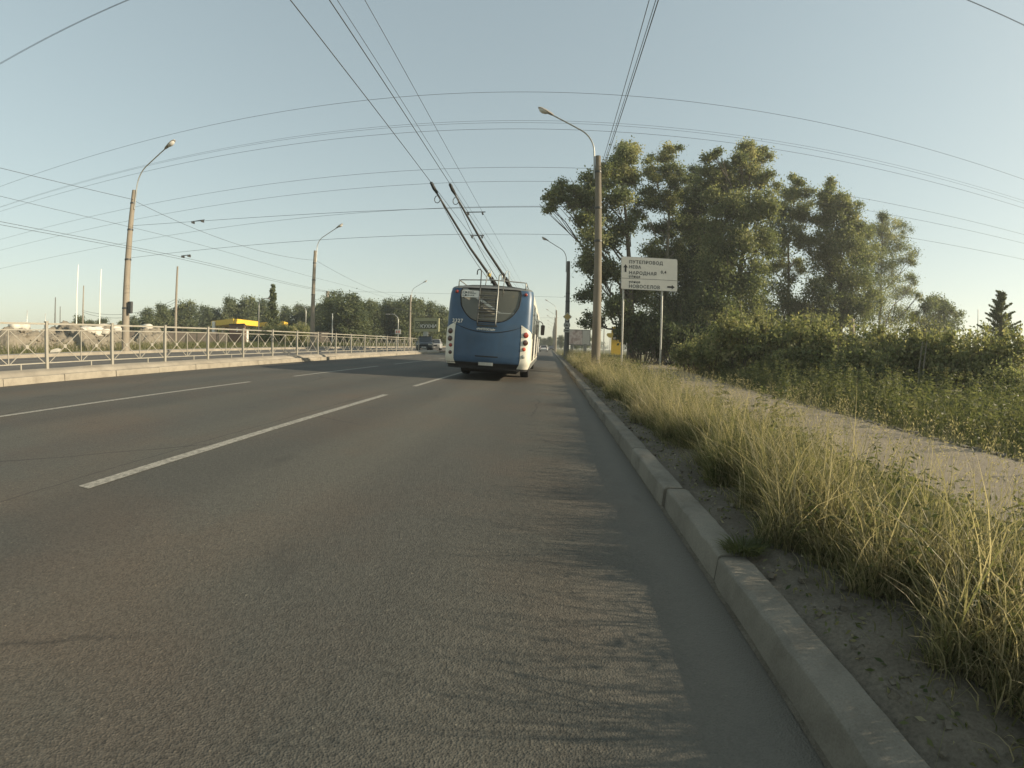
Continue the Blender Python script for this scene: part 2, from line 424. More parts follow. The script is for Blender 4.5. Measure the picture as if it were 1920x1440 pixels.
# dashes of the two lane lines
def lane_line(name, x, starts, length, w=.12):
    for y in starts:
        b = MB(); n = 14
        for i in range(n+1):
            yy = y+length*i/n
            for sx in (-1, 1):
                xx = x+sx*(w/2+random.uniform(-.004, .004)); b.v.append((xx, yy, zr(xx)+.004))
        for i in range(n): b.f.append((2*i, 2*i+1, 2*i+3, 2*i+2))
        tag(link(name, b.mesh(name, M_['paint'], fix=False)), kind='structure')
lane_line('lane_marking', -3.17, [2.1+8.45*k for k in range(-1, 12)], 6.5)
lane_line('lane_marking', -6.88, [2.75+8.5*k for k in range(-1, 12)], 6.5)
lane_line('edge_marking', -21.2, [-10+12*k for k in range(8)], 11.99, .14)

# right kerb: single stones, worn arris towards the road
def kerb_stone(name, parent, xf, side, y0, y1, base, h, w, m, lip=.028):
    j = random.uniform
    prof = [(0, -.16), (.003, .0), (.008, h-lip*1.0), (.013, h-lip*.4), (lip, h-.003), (lip+.02, h), (w-.012, h-.002), (w, h-.014), (w, -.16)]
    b = MB(); n = len(prof); k = 16 if y0 < 12 else 6
    chips = {random.randrange(1, k): random.uniform(.004, .013) for _ in range(3)} if k > 6 else {}
    tx, tz, ty = j(-.009, .009), j(-.009, .009), j(-.006, .006)
    for i in range(k+1):
        y = y0+(y1-y0)*i/k; e = .006 if i in (0, k) else 0
        yy = y+(.008 if i == 0 else -.008 if i == k else 0)
        for (px, pz) in prof:
            wob = j(-.0018, .0018); cp_ = chips.get(i, 0) if .005 < px < lip+.01 and pz > .05 else 0
            pxx = px+(e if px < .03 else -e if px > w-.02 else 0)
            b.v.append((xf+side*(pxx+tx+wob)+ty*(i/k-.5), yy, base+pz+tz+(wob if pz > .05 else 0)-(e if pz > h-.02 else 0)-cp_))
    for i in range(k):
        for q in range(n-1): b.f.append((i*n+q, i*n+q+1, (i+1)*n+q+1, (i+1)*n+q))
    b.f.append(tuple(range(n))); b.f.append(tuple(range(k*n, k*n+n)))
    return b.build(name, m, parent, smooth=24)
kerb = thing('kerb', None, None); tag(kerb, kind='structure')
ys = [-2.6, -1.3, .33, 2.0, 3.1, 4.42]
while ys[-1] < 46: ys.append(ys[-1]+random.choice([1.2, 1.3, 1.3, 1.42]))
for a, b_ in zip(ys[:-1], ys[1:]): kerb_stone('kerb_stone', kerb, XK, 1, a, b_, zr(XK), .148, .168, M_['kerb'], .02)
b = MB().prism([(0, -.16), (.01, .12), (.03, .148), (.185, .148), (.185, -.16)], (XK, ys[-1], zr(XK)), (1, 0, 0), (0, 0, 1), (0, 1, 0), 240)
tag(b.build('kerb_run', M_['kerb'], kerb), kind='stuff')
# dirty gutter between asphalt and kerb
sheet('gutter_dust', [(XK-.016, zr(XK)+.004), (XK+.012, zr(XK)+.012)], -3, 120, M_['soil'], 1)

# median with its kerb stones
XM = -10.67
mk = thing('median_kerb', None, None); tag(mk, kind='structure')
y = -1.2
my = [y]
while my[-1] < 43.0: my.append(my[-1]+random.choice([1.55, 1.62, 1.7]))
for a, b_ in zip(my[:-1], my[1:]): kerb_stone('kerb_stone', mk, XM, -1, a, b_, zr(XM), .155, .20, M_['kerb2'], .02)
for a, b_ in zip(my[:-1], my[1:]): kerb_stone('kerb_stone', mk, -12.2, 1, a, b_, zr(-12.2), .155, .20, M_['kerb2'], .02)
zt = zr(XM)+.15
sheet('median_strip', [(-12.02, .47), (-11.75, .545), (-11.15, .577), (-10.95, .52), (-10.86, zt)], -1.2, my[-1], M_['slab'], 60, .012, nx=3)
# concrete edge and verge of the far side
b = MB().prism([(0, -.2), (0, .14), (.18, .15), (1.3, .17), (1.3, -.2)], (-22.0, -20, zr(-22.0)), (-1, 0, 0), (0, 0, 1), (0, 1, 0), 140)
tag(b.build('far_pavement', M_['slab']), kind='structure')

# right verge: bare soil behind the kerb, path beyond the grass
sheet('verge_soil', [(XK+.165, .118), (1.15, .135), (1.5, .15), (2.4, .14), (3.5, -.03), (3.9, -.06)], -4, 60, M_['soil'], 260, .03, nx=4)
pb = MB(); n = 60
for i in range(n+1):
    y = -6+70*i/n; off = max(0, (y-9))**1.55*.022
    for k, (dx, dz) in enumerate([(3.55, -.03), (4.3, -.012), (5.5, -.012), (6.1, -.03)]):
        pb.v.append((dx+off+.05*math.sin(y*1.3+k)+.03*math.sin(y*4.1), y, dz))
for i in range(n):
    for k in range(3): pb.f.append((4*i+k, 4*i+k+1, 4*i+k+5, 4*i+k+4))
tag(link('footpath', pb.mesh('footpath', M_['path'], smooth='all', fix=False)), kind='structure')
def path_off(y): return max(0, y-9)**1.55*.022
# crumbled pale edging along the far side of the path: uncountable grit and broken concrete
fb = MB()
for i in range(520):
    y = random.uniform(1, 30); x = 6.1+path_off(y)+.05*math.sin(y*1.3+3)+random.gauss(0, .035); s = random.uniform(.012, .045)
    fb.box((x, y, -.018), (s*1.4, s*2.2, s), random.uniform(0, 3), random.uniform(-.3, .3), random.uniform(-.3, .3))
tag(fb.build('path_edge_rubble', M_['rubble']), 'pale crumbled concrete edging along the far side of the footpath', 'rubble', kind='stuff')

# ================================================================== WIRES
def sagline(a, b, sag, n=24):
    a, b = Vector(a), Vector(b); out = []
    for i in range(n+1):
        u = i/n; p = a.lerp(b, u); p.z -= sag*4*u*(1-u); out.append(p)
    return out
def wire(name, label, pts, r, cat='wire', group=None, n=5):
    r = r*.8
    b = MB().tube(pts, r, n, cap=False)
    return tag(b.build(name, M_['wire'], smooth='all'), label, cat, group)
# high power lines crossing the whole picture (heights 15 m, towers out of frame)
def cross_line(label, pl, pc, pr, z, r=.014):
    # level wire through three pixels: fitted as a straight run, X from -150 to 150
    pts = []
    for p in (pl, pc, pr):
        d = ray(*p); t = (z-H)/d[2]; pts.append((d[0]*t, d[1]*t))
    A = np.array([[1, p[0]] for p in pts]); c, *_ = np.linalg.lstsq(A, np.array([p[1] for p in pts]), rcond=None)
    q = [(x, c[0]+c[1]*x, z+.00002*(x*x-600)) for x in np.linspace(-170, 170, 35)]
    return wire('power_line', label, q, r, 'power line', 'power lines crossing high over the road')
cross_line('highest single power line arching across the upper sky over the road', (0, 350), (950, 174), (1920, 336), 15.6)
cross_line('power line across the sky, lowest of the close group of three', (0, 397), (950, 243), (1920, 390), 15.2)
cross_line('power line across the sky, topmost of the close group of three', (0, 386), (950, 234.5), (1920, 373), 16.2, .011)
cross_line('power line across the sky, middle one of the close group of three', (0, 388), (950, 235.5), (1920, 379), 15.7, .011)
cross_line('power line passing behind the left lamp post top and through the poplars, upper one', (0, 447), (960, 325), (1920, 435), 15.0, .016)
cross_line('power line crossing below the poplar tops, second of the lower three', (0, 468), (960, 350), (1920, 452), 14.5, .016)
cross_line('power line crossing low behind the trees, bottom one of the lower three', (0, 501), (960, 404), (1920, 478), 14.0, .018)
cross_line('power line cutting the top left corner of the sky, outer one', (0, 125), (215, 0), (1808, 0), 15.6, .013)
cross_line('power line cutting the top left corner of the sky, inner one', (0, 127), (219, 0), (1811, 0), 15.5, .013)
# cables running along the right hand lamp posts
P1 = at(1117.4, 655, 20.0); PX1 = P1.x
P2x = at(1062, 655, 46.0).x
wire('cable', 'cable from the tall right lamp post top running back over the camera, left one', sagline((2.05, -12, 8.9), (PX1+.12, 20, 9.25), .25), .012, 'cable')
wire('cable', 'cable from the tall right lamp post top running back over the camera, middle one', sagline((2.32, -12, 8.9), (PX1+.2, 20, 9.3), .28), .011, 'cable')
wire('cable', 'cable from the tall right lamp post top running back over the camera, right one', sagline((2.42, -12, 8.95), (PX1+.22, 20, 9.15), .22), .016, 'cable')
wire('cable', 'thin cable sagging between the tall right lamp post and the next one, upper', sagline((PX1+.15, 20, 8.9), (P2x+.2, 46, 9.0), .5), .010, 'cable')
wire('cable', 'thin cable sagging between the tall right lamp post and the next one, lower', sagline((PX1+.2, 20, 7.9), (P2x+.2, 46, 8.2), .5), .010, 'cable')
# contact wires of the trolleybus line (two) and the feeders above them (two)
def contact(label, x0, x1, z, r=.010, y1=140):
    pts = []
    for i in range(61):
        y = -20+(y1+20)*i/60; x = x0+(x1-x0)*max(0, (y-13))/(y1-13)
        pts.append((x, y, z-.02*math.sin(y*.24)**2))
    return wire('contact_wire', label, pts, r, 'wire', 'overhead wires along the bus lane')
contact('overhead contact wire touched by the left trolley pole', -3.565, -2.3, 5.9)
contact('overhead contact wire touched by the right trolley pole', -3.04, -1.8, 5.9)
contact('thin feeder wire above the contact wires, left of its pair', -3.62, -2.0, 7.02, .007)
contact('thin feeder wire above the contact wires, right of its pair', -3.16, -1.5, 7.02, .007)

# ================================================================== LAMP POSTS
def lamp_post(label, base, top, r0, r1, arm, m, rise=2.05, tilt=0, nseg=8, group=None, bands=(), bare=False):
    """tapering pole with bracket pipe and lamp head; arm = signed reach along x"""
    t = thing('lamp_post', label, 'lamp post', base, 0, group)
    hgt = top-base[2]
    pb = MB()
    prof = [(r0*1.02, -.4)]+[(r0+(r1-r0)*i/8, hgt*i/8) for i in range(9)]
    pb.lathe(prof, (0, 0, 0), 10); pb.build('pole', m, t, smooth=True)
    if bare: return t
    s = 1 if arm > 0 else -1; L = abs(arm)
    off = s*(r1+.05)
    pts = [(off, 0, hgt-1.1), (off, 0, hgt+.2)]
    for i in range(1, 9):
        a = i/8*R(62); pts.append((off+s*1.05*(1-math.cos(a)), 0, hgt+.2+1.05*math.sin(a)*1.15))
    ex, ez = pts[-1][0], pts[-1][2]
    tip = (off+s*(L-.55), 0, hgt+rise)
    pts.append(tip)
    MB().tube(pts, .036, 7).build('bracket_arm', M_['steel'], t, smooth=True)
    d = Vector((tip[0]-ex, 0, tip[2]-ez)).normalized()
    # head: tapered housing with a bowl below
    hb = MB(); c0 = Vector(tip)-d*.05; upv = Vector((-d.z*s, 0, d.x*s))
    ring = []
    for u, w, h in [(0, .06, .06), (.12, .10, .09), (.4, .15, .11), (.66, .15, .10), (.78, .08, .05)]:
        c = c0+d*u
        ring.append([c+Vector((0, w*math.cos(a), 0))+upv*(h*math.sin(a)*(1 if math.sin(a) > 0 else .35)) for a in [2*math.pi*k/10 for k in range(10)]])
    for q in ring: hb.v += [tuple(p) for p in q]
    for i in range(4):
        for k in range(10): hb.f.append((i*10+k, i*10+(k+1) % 10, i*10+10+(k+1) % 10, i*10+10+k))
    hb.f.append(tuple(range(10))); hb.f.append(tuple(range(40, 50)))
    head = hb.build('lamp_head', M_['lamphead'], t, smooth=True)
    gb = MB(); ring = []
    for u, w, h in [(.26, .05, .03), (.36, .13, .10), (.5, .145, .14), (.64, .12, .11), (.72, .05, .04)]:
        c = c0+d*u-upv*.02
        ring.append([c+Vector((0, w*math.cos(a), 0))-upv*(h*math.sin(a)) for a in [math.pi*k/6 for k in range(7)]])
    for q in ring: gb.v += [tuple(p) for p in q]
    for i in range(4):
        for k in range(6): gb.f.append((i*7+k, i*7+k+1, i*7+8+k, i*7+7+k))
    gb.build('lamp_bowl', M_['lampglass'], head, smooth=True)
    for bz in bands:
        rr = r0+(r1-r0)*bz/hgt
        MB().lathe([(rr+.004, bz-.05), (rr+.022, bz-.04), (rr+.022, bz+.04), (rr+.004, bz+.05)], (0, 0, 0), 10).build('band', M_['steel_dark'], t, smooth=True)
    return t
GP = 'lamp posts along the road'
T1z = at(1120.5, 293, 20).z
lamp_post('tall concrete lamp post beside the white direction sign on the right verge', (PX1, 20.0, .1), T1z, .205, .125, -2.45, M_['brown_pole'], group=GP, bands=(5.7, 7.2, 8.9))
lp = lamp_post('dark lamp post carrying the yellow diamond road sign on the right', (P2x, 46.0, .1), at(1063, 490, 46).z, .27, .17, -2.4, M_['dark_pole'], group=GP, bands=(5.6, 6.4))
far = [(74, 'hidden'), (107, ''), (134, ''), (160, ''), (188, ''), (216, ''), (250, '')]
names = ['first', 'second', 'third', 'fourth', 'fifth', 'sixth']
for i, (yy, _) in enumerate(far[1:]):
    lamp_post('distant lamp post, %s one past the diamond sign post' % names[i], (1.3+.0006*yy, yy, .1), 9.7, .22, .14, -2.4, M_['concrete_pole'], group=GP)
def left_post(px, pyt, D, label, bands, m='concrete_pole', pxb=None, pyb=None):
    tp = atD(px, pyt, D)
    return lamp_post(label, (tp.x, tp.y, .62), tp.z, .235, .13, 2.5, M_[m], group=GP, bands=bands), tp
_, LP1 = left_post(252, 357, 29.0, 'brown concrete lamp post at far left behind the median fence', (2.4, 5.05, 6.7, 8.2))
_, LP2 = left_post(591, 470, 45.0, 'concrete lamp post in the left middle, left of the billboard and fence end', (5.0, 6.4, 8.0))
_, LP3 = left_post(770, 553, 78.0, 'smaller lamp post next to the green billboard on the left', (6.0,))
# little grey box clamped to the first left post
bx = MB().box((LP1.x+.42, LP1.y-.05, 3.05), (.28, .16, .62)); tag(bx.build('control_box', M_['steel_dark']), 'dark grey box mounted on the brown lamp post at far left', 'box')
# span wires between the posts
wire('span_wire', 'span wire from the left lamp post to the tall right post, upper one with clamps', sagline((LP1.x, LP1.y, 7.55), (PX1, 20, 7.35), .35, 30), .011, 'wire')
wire('span_wire', 'span wire from the left lamp post to the tall right post, lower one with hangers', sagline((LP1.x, LP1.y, 5.75), (PX1, 20, 6.05), .05, 30), .010, 'wire')
wire('span_wire', 'span wire from the second left lamp post towards the dark right lamp post', sagline((LP2.x, LP2.y, 6.0), (P2x, 46, 6.1), .12, 30), .010, 'wire')
wire('span_wire', 'low thin span wire far ahead above the bus roof', sagline((LP3.x, LP3.y, 6.0), (1.4, 78, 6.1), .2, 20), .012, 'wire')
ext = LP1+(LP1-LP2)*1.5
wire('cable', 'lamp cable strung along the left lamp posts', sagline((ext.x, ext.y, 9.0), (LP1.x+.1, LP1.y, 9.0), .5)+sagline((LP1.x+.1, LP1.y, 8.95), (LP2.x+.1, LP2.y, 8.9), .75)+sagline((LP2.x+.1, LP2.y, 8.9), (LP3.x, LP3.y, 8.8), .8), .014, 'cable')
for k, (dx, zz, lab) in enumerate([(0, 5.42, 'outer'), (.55, 5.4, 'inner')]):
    pts = [(-18.6+dx, y, zz-.10*math.sin((y-18.5)*.15)**2) for y in np.linspace(-15, 150, 60)]
    wire('contact_wire', 'overhead contact wire above the opposite carriageway, %s of the pair' % lab, pts, .010, 'wire', 'overhead wires of the opposite carriageway')
pts = [(-17.3, y, 6.05-.10*math.sin((y-18.5)*.15)**2) for y in np.linspace(-15, 150, 60)]
wire('feeder_wire', 'feeder wire above the opposite carriageway contact wires', pts, .008, 'wire')
# clamps where the wires cross the spans
def hanger(label, p, w=.5):
    t = thing('wire_clamp', label, 'clamp', p)
    MB().tube([(-w/2, 0, 0), (w/2, 0, 0)], .022, 6).build('insulator_rod', M_['steel_dark'], t)
    for s in (-1, 1): MB().box((s*w*.36, 0, -.06), (.05, .22, .10)).build('clamp', M_['steel_dark'], t)
hanger('insulated wire clamp on the upper span wire above the bus', (-3.4, 19.9, 7.03), .9)
hanger('insulated wire clamp on the upper span wire right of the left lamp post', (-17.6, 18.7, 7.32), .9)
hanger('wire hanger on the lower span wire between the trolley poles', (-3.28, 19.85, 5.94), .62)
hanger('wire hanger pair on the lower span right of the left lamp post', (-18.3, 18.75, 5.6), .62)

# ================================================================== TEXT
def text_mesh(name, s, size, m, depth=.003, align='LEFT', bold=0.0, spacing=1.0):
    c = bpy.data.curves.new(name, 'FONT'); c.body = s; c.size = size; c.extrude = depth; c.align_x = align
    c.offset = bold; c.space_character = spacing; c.resolution_u = 3
    o = bpy.data.objects.new(name, c); me = bpy.data.meshes.new_from_object(o)
    bpy.data.objects.remove(o); me.materials.clear(); me.materials.append(m); me.name = name; return me
UPR = (R(90), 0, 0)                        # lettering upright, read from the camera's side

# ================================================================== TROLLEYBUS
BX, BY = -1.85, 13.14
bus = thing('trolleybus', 'blue and white trolleybus seen from behind, its two poles raised to the wires', 'trolleybus', (BX, BY, zr(BX)))
bus.rotation_euler = (0, R(2.3), R(.4))
ZS = [.42, .50, .62, 1.0, 1.35, 1.6, 1.9, 2.2, 2.45, 2.6, 2.70, 2.76, 2.80]
HW = [1.19, 1.235, 1.25, 1.25, 1.25, 1.25, 1.25, 1.25, 1.245, 1.24, 1.22, 1.18, 1.09]
YO = [.12, .05, .0, .0, .0, .02, .06, .10, .15, .19, .24, .32, .46]
RC = [.20, .22, .24, .24, .24, .24, .24, .24, .24, .24, .24, .24, .22]
YC = .85
def plan(z):
    hw, yo, rc = (float(np.interp(z, ZS, q)) for q in (HW, YO, RC))
    pts = [(-hw, YC), (-hw, yo+.10+rc)]
    for i in range(1, 9):
        a = i/8*R(80); pts.append((-hw+rc*(1-math.cos(a)), yo+.10+rc-rc*math.sin(a)))
    x0 = abs(pts[-1][0]); yb = pts[-1][1]
    for i in range(1, 20):
        x = -x0+2*x0*i/20; pts.append((x, yo+(yb-yo)*(x/x0)**2))
    for i in range(8, 0, -1):
        a = i/8*R(80); pts.append((hw-rc*(1-math.cos(a)), yo+.10+rc-rc*math.sin(a)))
    pts += [(hw, yo+.10+rc), (hw, YC)]
    return pts
def P(s, z, off=0.0):
    """point on the rear shell: s in 0..1 from left side round the back to right side"""
    q = plan(z); d = [0]
    for a, b in zip(q[:-1], q[1:]): d.append(d[-1]+math.hypot(b[0]-a[0], b[1]-a[1]))
    t = s*d[-1]; i = min(max(int(np.searchsorted(d, t))-1, 0), len(q)-2)
    u = (t-d[i])/max(1e-9, d[i+1]-d[i]); a, b = q[i], q[i+1]
    tx, ty = b[0]-a[0], b[1]-a[1]; l = math.hypot(tx, ty); nx, ny = ty/l, -tx/l
    return Vector((a[0]+(b[0]-a[0])*u+nx*off, a[1]+(b[1]-a[1])*u+ny*off, z))
def sx(x, z=1.2):                          # parameter s of the rear point with the given x
    lo, hi = 0.0, 1.0
    for _ in range(30):
        m = (lo+hi)/2
        if P(m, z).x < x: lo = m
        else: hi = m
    return lo
def patch(name, s0, s1, zlo, zhi, m, parent, off, ns=24, nz=6, edge=True):
    b = MB(); zl = zlo if callable(zlo) else (lambda s: zlo); zh = zhi if callable(zhi) else (lambda s: zhi)
    for i in range(ns+1):
        s = s0+(s1-s0)*i/ns
        for k in range(nz+1):
            z = zl(s)+(zh(s)-zl(s))*k/nz; b.v.append(tuple(P(s, z, off)))
    w = nz+1
    for i in range(ns):
        for k in range(nz): b.f.append((i*w+k, (i+1)*w+k, (i+1)*w+k+1, i*w+k+1))
    if edge:                               # return the rim to the shell so the panel has thickness
        rim = [i*w for i in range(ns+1)]+[ns*w+k for k in range(1, w)]+[i*w+nz for i in range(ns-1, -1, -1)]+[k for k in range(nz-1, 0, -1)]
        n0 = len(b.v)
        for r in rim:
            i, k = divmod(r, w); s = s0+(s1-s0)*i/ns; z = zl(s)+(zh(s)-zl(s))*k/nz; b.v.append(tuple(P(s, z, -.004)))
        for j in range(len(rim)):
            j2 = (j+1) % len(rim); b.f.append((rim[j], rim[j2], n0+j2, n0+j))
    return b.build(name, m, parent, smooth=True)
# shell
WS0, WS1 = sx(-.93, 2.3), sx(.93, 2.3)
def win_lo(s):
    x = abs((s-(WS0+WS1)/2)/((WS1-WS0)/2)); return 1.72+.66*max(0, x-.18)**2.6/(.82**2.6)+.18*max(0, x-.9)/.1
def shell_band(name, zs, m):
    b = MB(); n = 61
    for z in zs:
        for i in range(n): b.v.append(tuple(P(i/(n-1), z)))
    for k in range(len(zs)-1):
        for i in range(n-1): b.f.append((k*n+i, k*n+i+1, (k+1)*n+i+1, (k+1)*n+i))
    return b.build(name, m, bus, smooth='all')
shell = shell_band('rear_body', [.53, .62, .8, 1.0, 1.2, 1.35, 1.5, 1.6, 1.70], M_['blue'])
# upper part with the window opening left free
ub = MB(); n = 81
svals = sorted(set([i/(n-1) for i in range(n)]+[WS0, WS1]))
for s in svals:
    zt = min(2.70, max(1.70, win_lo(s))) if WS0 < s < WS1 else 2.70
    for k in range(7): ub.v.append(tuple(P(s, 1.70+(zt-1.70)*k/6)))
for i in range(len(svals)-1):
    for k in range(6): ub.f.append((i*7+k, (i+1)*7+k, (i+1)*7+k+1, i*7+k+1))
ub.build('rear_upper_body', M_['blue'], bus, smooth='all')
shell_band('rear_roof_edge', [2.70, 2.72, 2.74, 2.77, 2.80], M_['busgrey'])
MB().prism([(-.88, 0), (-.6, .03), (0, .045), (.6, .03), (.88, 0)], (0, .5, 2.795), (1, 0, 0), (0, 0, 1), (0, 1, 0), 11.2).build('roof', M_['busgrey'], bus)
shell_band('bumper', [.34, .40, .46, .50, .532], M_['black'])
# rear window
gl = patch('rear_window', WS0+.002, WS1-.002, lambda s: min(2.695, win_lo(s)), 2.70, M_['rearglass'], bus, -.012, 40, 8, edge=False)
sb = MB()
pts = [P(WS0+(WS1-WS0)*i/40, min(2.695, win_lo(WS0+(WS1-WS0)*i/40)), .004) for i in range(41)]
sb.tube([P(WS0, 2.68, .004)]+pts+[P(WS1, 2.68, .004)], .014, 6); sb.tube([P(WS0+(WS1-WS0)*i/20, 2.695, .004) for i in range(21)], .016, 6)
sb.build('window_seal', M_['black'], gl, smooth='all')
# seam of the engine lid
sm = MB().tube([P(sx(-1.02)+(sx(1.02)-sx(-1.02))*i/40, 1.63-.22*(1-abs(i/20-1)**2.0), .002) for i in range(41)], .011, 6)
sm.build('lid_seam', M_['black'], bus, smooth='all')
lid = patch('maintenance_lid', sx(-.94), sx(.94), .56, lambda s: 1.60-.22*(1-abs((s-.5)/(sx(.94)-.5))**2.0), M_['blue'], bus, .012, 40, 10)
sl_ = patch('step_recess', sx(-.32), sx(.34), .70, .735, M_['black'], bus, .016, 8, 1)
# white corner panels with the round lamps
for sg, s_in, s_out in ((-1, sx(-.97), sx(-.97)-.19), (1, sx(.97), sx(.97)+.19)):
    lo, hi = min(s_in, s_out), max(s_in, s_out)
    def top(s, s_in=s_in, s_out=s_out):
        u = abs((s-s_in)/(s_out-s_in)); return 1.68-.24*min(1, u/.55)
    cp = patch('corner_panel', lo, hi, .46 if sg < 0 else .40, top, M_['buswhite'], bus, .012, 18, 10)
    for k, (zz, rr, xx, mat) in enumerate([(1.40, .068, 1.10, 'red' if sg > 0 else 'darkred'), (1.18, .068, 1.10, 'darkred'), (.99, .046, 1.07, 'redbright' if sg > 0 else 'red'), (.78, .046, 1.07, 'clear' if sg > 0 else 'darkred')]):
        s = sx(sg*xx, zz); c = P(s, zz, .012); q = P(s, zz, .05)-P(s, zz, 0); q.normalize()
        rot = q.to_track_quat('Z', 'Y').to_euler()
        lm = MB().lathe([(rr*1.16, 0), (rr*1.16, .012), (rr, .014), (rr*.9, .026), (rr*.5, .034), (rr*.05, .036)], (0, 0, 0), 18).build('tail_lamp', M_[mat], bus, smooth=True, loc=c, rot=rot)
        MB().lathe([(rr*1.22, -.004), (rr*1.22, .006), (rr*1.16, .008)], (0, 0, 0), 18).build('lamp_rim', M_['busgrey'], lm, smooth=True)
    c = P(sx(sg*1.02, 2.58), 2.58, .0); q = (P(sx(sg*1.02, 2.58), 2.58, .05)-c).normalized()
    MB().lathe([(.05, 0), (.045, .03), (.02, .045), (.004, .047)], (0, 0, 0), 14).build('marker_lamp', M_['red'], bus, smooth=True, loc=c, rot=q.to_track_quat('Z', 'Y').to_euler())
# number plate and lettering
def on_rear(name, me, x, z, off=.014):
    c = P(sx(x, z), z, off); o = link(name, me, None, bus, loc=c, rot=UPR); return o
pl = MB().box((0, 0, 0), (.42, .02, .095)).build('number_plate', M_['signgrey'], bus, loc=P(.5, .50, .03))
MB().box((0, -.014, 0), (.40, .008, .075)).build('plate_face', M_['steel'], pl)
me = text_mesh('fleet_number', '3327', .15, M_['white'], .002, spacing=1.12, bold=.003); o = on_rear('fleet_number', me, -1.06, 1.66, .03); o.rotation_euler = (R(90), 0, R(-9))
me = text_mesh('badge', '\u2022ВИПТОС\u00b7ЬА\u2022', .082, M_['white'], .002, 'CENTER', .004); on_rear('badge', me, -.05, 1.47, .02)
# sticker in the window
st = MB().box((0, 0, 0), (.52, .006, .205)).build('window_sticker', M_['white'], bus, loc=P(sx(-.585, 2.5), 2.515, .022), rot=(R(-11), 0, R(-4)))
def st_txt(s, x, z, size): link('print', text_mesh('print', s, size, M_['signgrey'] if size < .03 else M_['steel_dark'], .001, bold=.0012), None, st, loc=(x, -.006, z), rot=UPR)
st_txt('ЗВОНИТЕ', -.10, .045, .04); st_txt('ПО ТЕЛЕФОНУ', -.10, .005, .036); st_txt('381-46-58', -.10, -.06, .05)
for zz in (.045, -.045): MB().lathe([(.028, 0), (.028, .003)], (0, 0, 0), 14, 'Y').build('print', M_['steel_dark'], st, loc=(-.14, -.007, zz))
pf = MB()
for a, c in (((-.235, .0, -.075), (-.165, 0, -.075)), ((-.235, 0, .075), (-.165, 0, .075)), ((-.235, 0, -.075), (-.235, 0, .075)), ((-.165, 0, -.075), (-.165, 0, .075)), ((-.225, 0, .045), (-.18, 0, .0)), ((-.215, 0, -.05), (-.18, 0, -.05))):
    pf.tube([(a[0], -.006, a[2]), (c[0], -.006, c[2])], .0045, 5)
pf.build('print', M_['steel_dark'], st)
# side walls, front
ZSS = [.38, .50, .62, 1.0, 1.35, 1.6, 1.9, 2.2, 2.45, 2.6, 2.70, 2.76, 2.80]
for sg in (-1, 1):
    b = MB()
    for j, yy in enumerate((YC-.002, 3.5, 7.0, 11.2, 11.7)):
        for z in ZSS:
            hw = float(np.interp(z, ZS, HW))-(0.12 if j == 4 else 0); b.v.append((sg*hw, yy, z))
    n = len(ZSS)
    for j in range(4):
        for k in range(n-1): b.f.append((j*n+k, j*n+k+1, (j+1)*n+k+1, (j+1)*n+k))
    b.build('side_wall', M_['buswhite'], bus, smooth='all')
    # blue roof band above the windows fades to white; skirt and window strips sit on the wall
    def strip(name, ya, yb, za, zb, m, off, parent=bus):
        q = MB(); zz = [za+(zb-za)*i/5 for i in range(6)]
        for yv in (ya, yb):
            for z in zz: q.v.append((sg*(float(np.interp(z, ZS, HW))+off), yv, z))
        for k in range(5): q.f.append((k, k+1, 6+k+1, 6+k))
        r0 = len(q.v)
        for yv in (ya, yb):
            for z in (za, zb): q.v.append((sg*(float(np.interp(z, ZS, HW))-.01), yv, z))
        q.f += [(0, 6, r0+2, r0), (5, 11, r0+3, r0+1), tuple([0, 1, 2, 3, 4, 5, r0+1, r0]), tuple([6, 7, 8, 9, 10, 11, r0+3, r0+2])]
        return q.build(name, m, parent)
    wins = [(1.0, 1.75), (3.1, 4.4), (4.5, 5.7), (7.1, 8.3), (8.4, 9.6)] if sg > 0 else [(1.0, 2.4), (2.5, 3.9), (4.0, 5.4), (5.5, 6.9), (7.0, 8.4), (8.5, 9.9)]
    for ya, yb in wins:
        w = strip('side_window', ya, yb, 1.32, 2.38, M_['sideglass'], .008)
        strip('window_divider', ya, yb, 2.04, 2.075, M_['black'], .014, w)
    if sg > 0:
        for ya, yb in ((1.85, 3.0), (5.8, 7.0), (9.75, 10.8)):
            for q0, q1 in ((ya, (ya+yb)/2-.02), ((ya+yb)/2+.02, yb)):
                d = strip('door_leaf', q0, q1, .42, 2.42, M_['black'], .012)
                strip('door_pane', q0+.07, q1-.07, .62, 2.34, M_['sideglass'], .018, d)
                q = MB().tube([(sg*1.30, (q0+q1)/2, .8), (sg*1.31, (q0+q1)/2, 1.5)], .018, 6); q.build('door_handrail', M_['white'], d)
    else: pass
    MB().box((sg*1.19, 6.3, .46), (.10, 10.4, .16)).build('skirt', M_['busgrey'], bus)
fb = MB(); fb.box((0, 11.66, 1.6), (2.2, .08, 2.3)); fb.build('front_wall', M_['blue'], bus)
MB().box((0, 6.0, .44), (2.34, 11.0, .10)).build('floor_pan', M_['black'], bus)
MB().box((0, 1.6, .36), (1.7, 1.4, .3)).build('underbody', M_['black'], bus)
for (xs_, yy) in ((-1.02, 2.75), (1.02, 2.75), (-1.02, 8.9), (1.02, 8.9)):
    w = MB().lathe([(.30, -.15), (.44, -.14), (.475, -.09), (.475, .09), (.44, .14), (.30, .15)], (0, 0, 0), 28, 'X').build('tyre', M_['rubber'], bus, smooth=True, loc=(xs_, yy, .475))
    MB().lathe([(.29, -.12), (.29, .12), (.16, .10), (.12, .14), (.02, .14)], (0, 0, 0), 20, 'X').build('rim', M_['steel'], w, smooth=True)
